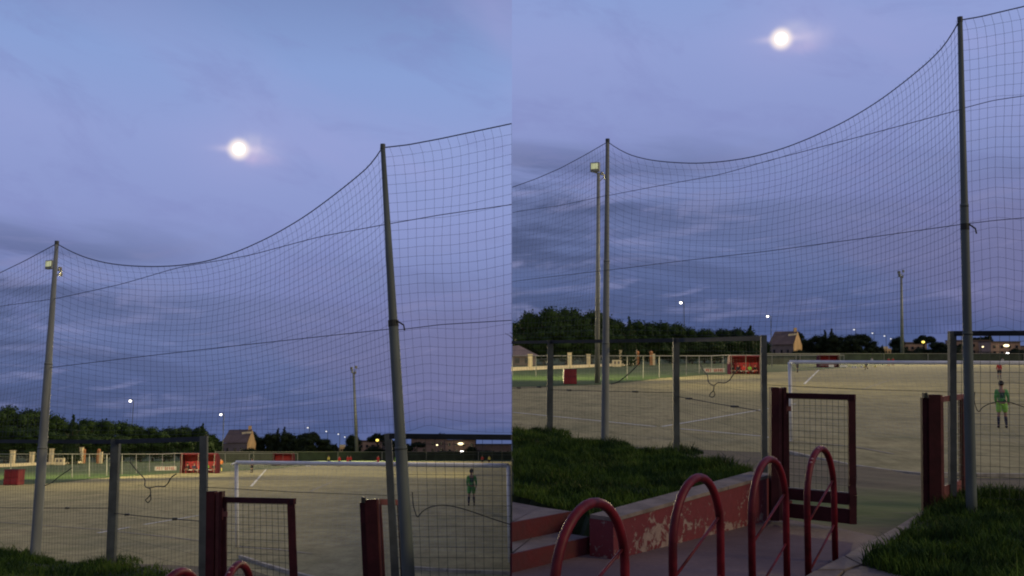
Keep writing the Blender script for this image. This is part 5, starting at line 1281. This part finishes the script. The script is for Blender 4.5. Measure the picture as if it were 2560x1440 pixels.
for P in (R, L):
    for k, (x, y, hw, d) in enumerate(mass): tree(P, x, y, hw * 1.18, d + 55, 'round', LEAF[0] if k < 12 else LEAF[1], ORD[k] + ' pine crown from the left along the tree mass skyline, ' + P.where, G1 + ', ' + P.where, seed=k)
    for k, (x, y, hw, d) in enumerate(low): tree(P, x, y, hw * 1.25, d + 62 - k * 1.0, 'round', LEAF[0], ORD[k] + ' from the left of the shorter pines fronting the tree mass, ' + P.where, 'shorter front pines of the tree mass, ' + P.where, seed=k + 2)
    tree(P, 1572, 789, 15, 222, 'conifer', LEAF[1], 'small pointed conifer tip poking above the tree mass, ' + P.where, name='conifer', seed=0)
    tree(P, 1876, 811, 14, 248, 'conifer', LEAF[1], 'pointed conifer at the right end of the tree mass, ' + P.where, name='conifer', seed=1)
    for (x, y, hw, d, kd, lb) in ((1978, 826, 34, 430, 'umbrella', 'dark umbrella pine rising behind the lit house'), (2018, 842, 26, 400, 'round', 'dark round tree just right of the lit house'), (2000, 872, 28, 350, 'bush', 'low dark bush below the lit gable'),
                             (2048, 833, 26, 395, 'round', 'dark tree left of the twin-tipped conifers'), (2062, 823, 10, 396, 'conifer', 'left conifer tip of the dark central trees'), (2078, 820, 11, 396, 'conifer', 'right and tallest conifer tip of the dark central trees'),
                             (2085, 832, 30, 390, 'round', 'broad dark tree beneath the twin conifer tips'), (2112, 846, 24, 385, 'round', 'dark tree between the conifers and the big round pine'), (2142, 832, 36, 390, 'umbrella', 'big dark round-topped pine in the middle distance'), (2140, 842, 34, 385, 'round', 'dense tree below the big round-topped pine'),
                             (2172, 848, 28, 388, 'round', 'dark tree sloping down right of the big pine'), (2192, 862, 18, 392, 'round', 'smallest dark tree at the right foot of the big pine'), (2206, 862, 7, 420, 'conifer', 'slim dark cypress beside the small lit building'),
                             (2246, 838, 26, 410, 'round', 'round dark tree beside the distant mast'), (2250, 862, 26, 400, 'bush', 'dark shrub at the foot of the distant mast'), (2310, 836, 32, 430, 'umbrella', 'umbrella pine behind the yellow street lamp'), (2296, 866, 34, 395, 'bush', 'dark bushy mass left of the framed fence post'),
                             (2345, 852, 30, 395, 'round', 'dark tree right of the yellow street lamp'), (2378, 862, 32, 390, 'round', 'dark tree behind the framed fence post'), (2408, 858, 22, 400, 'umbrella', 'flat-topped tree behind the tall net pole'),
                             (2470, 833, 14, 480, 'round', 'small round tree poking above the long building'), (2440, 842, 44, 485, 'umbrella', 'wide flat tree crown above the long building'), (2482, 877, 42, 345, 'bush', 'big dark rounded bush before the far buildings'), (2543, 864, 22, 400, 'bush', 'dark shrub before the apartment block'), (2575, 876, 40, 420, 'bush', 'dark hedge mass at the far right')):
        tree(P, x, y, hw, d, kd, LEAF[2], lb + ', ' + P.where, name={'bush': 'bush', 'conifer': 'conifer'}.get(kd, 'pine_tree'), seed=int(x))
    # far wooded backdrop closing the horizon
    xs = range(1281, 2700, 30) if P is R else range(-200, 1280, 30)
    mb = MB(); prev = None
    for k, x in enumerate(xs):
        xx = x
        if P is L: xx = min(xx, 1278)
        y = (876 if P is R else 1121) + 3 * math.sin(k * 1.9) + 2 * math.sin(k * .7); p = P.at(xx, y, 900)
        if prev: mb.quad((prev.x, 900, -1), (p.x, 900, -1), (p.x, 906, p.z), (prev.x, 906, prev.z)); mb.quad((prev.x, 906, prev.z), (p.x, 906, p.z), (p.x, 960, -1), (prev.x, 960, -1))
        prev = p
    o = struct(P, 'wooded_horizon', mb, LEAF[2]); o['kind'] = 'structure'

# ------------------------------------------------------------------ the moon
for k, P in (('L', L), ('R', R)):
    d = MOONS[k]; t = Thing(R, 'moon', 'full moon glowing through thin cloud above the net, ' + P.where, 'moon', Vector((0, 0, EYE)) + d * 6000)
    o = t.o; me = MB().ball((0, 0, 0), 37, 40, 24).mesh('moon_disc', smooth=True); me.materials.append(MOONM)
    ob = bpy.data.objects.new('lunar_disc', me); COL.objects.link(ob); ob.parent = o
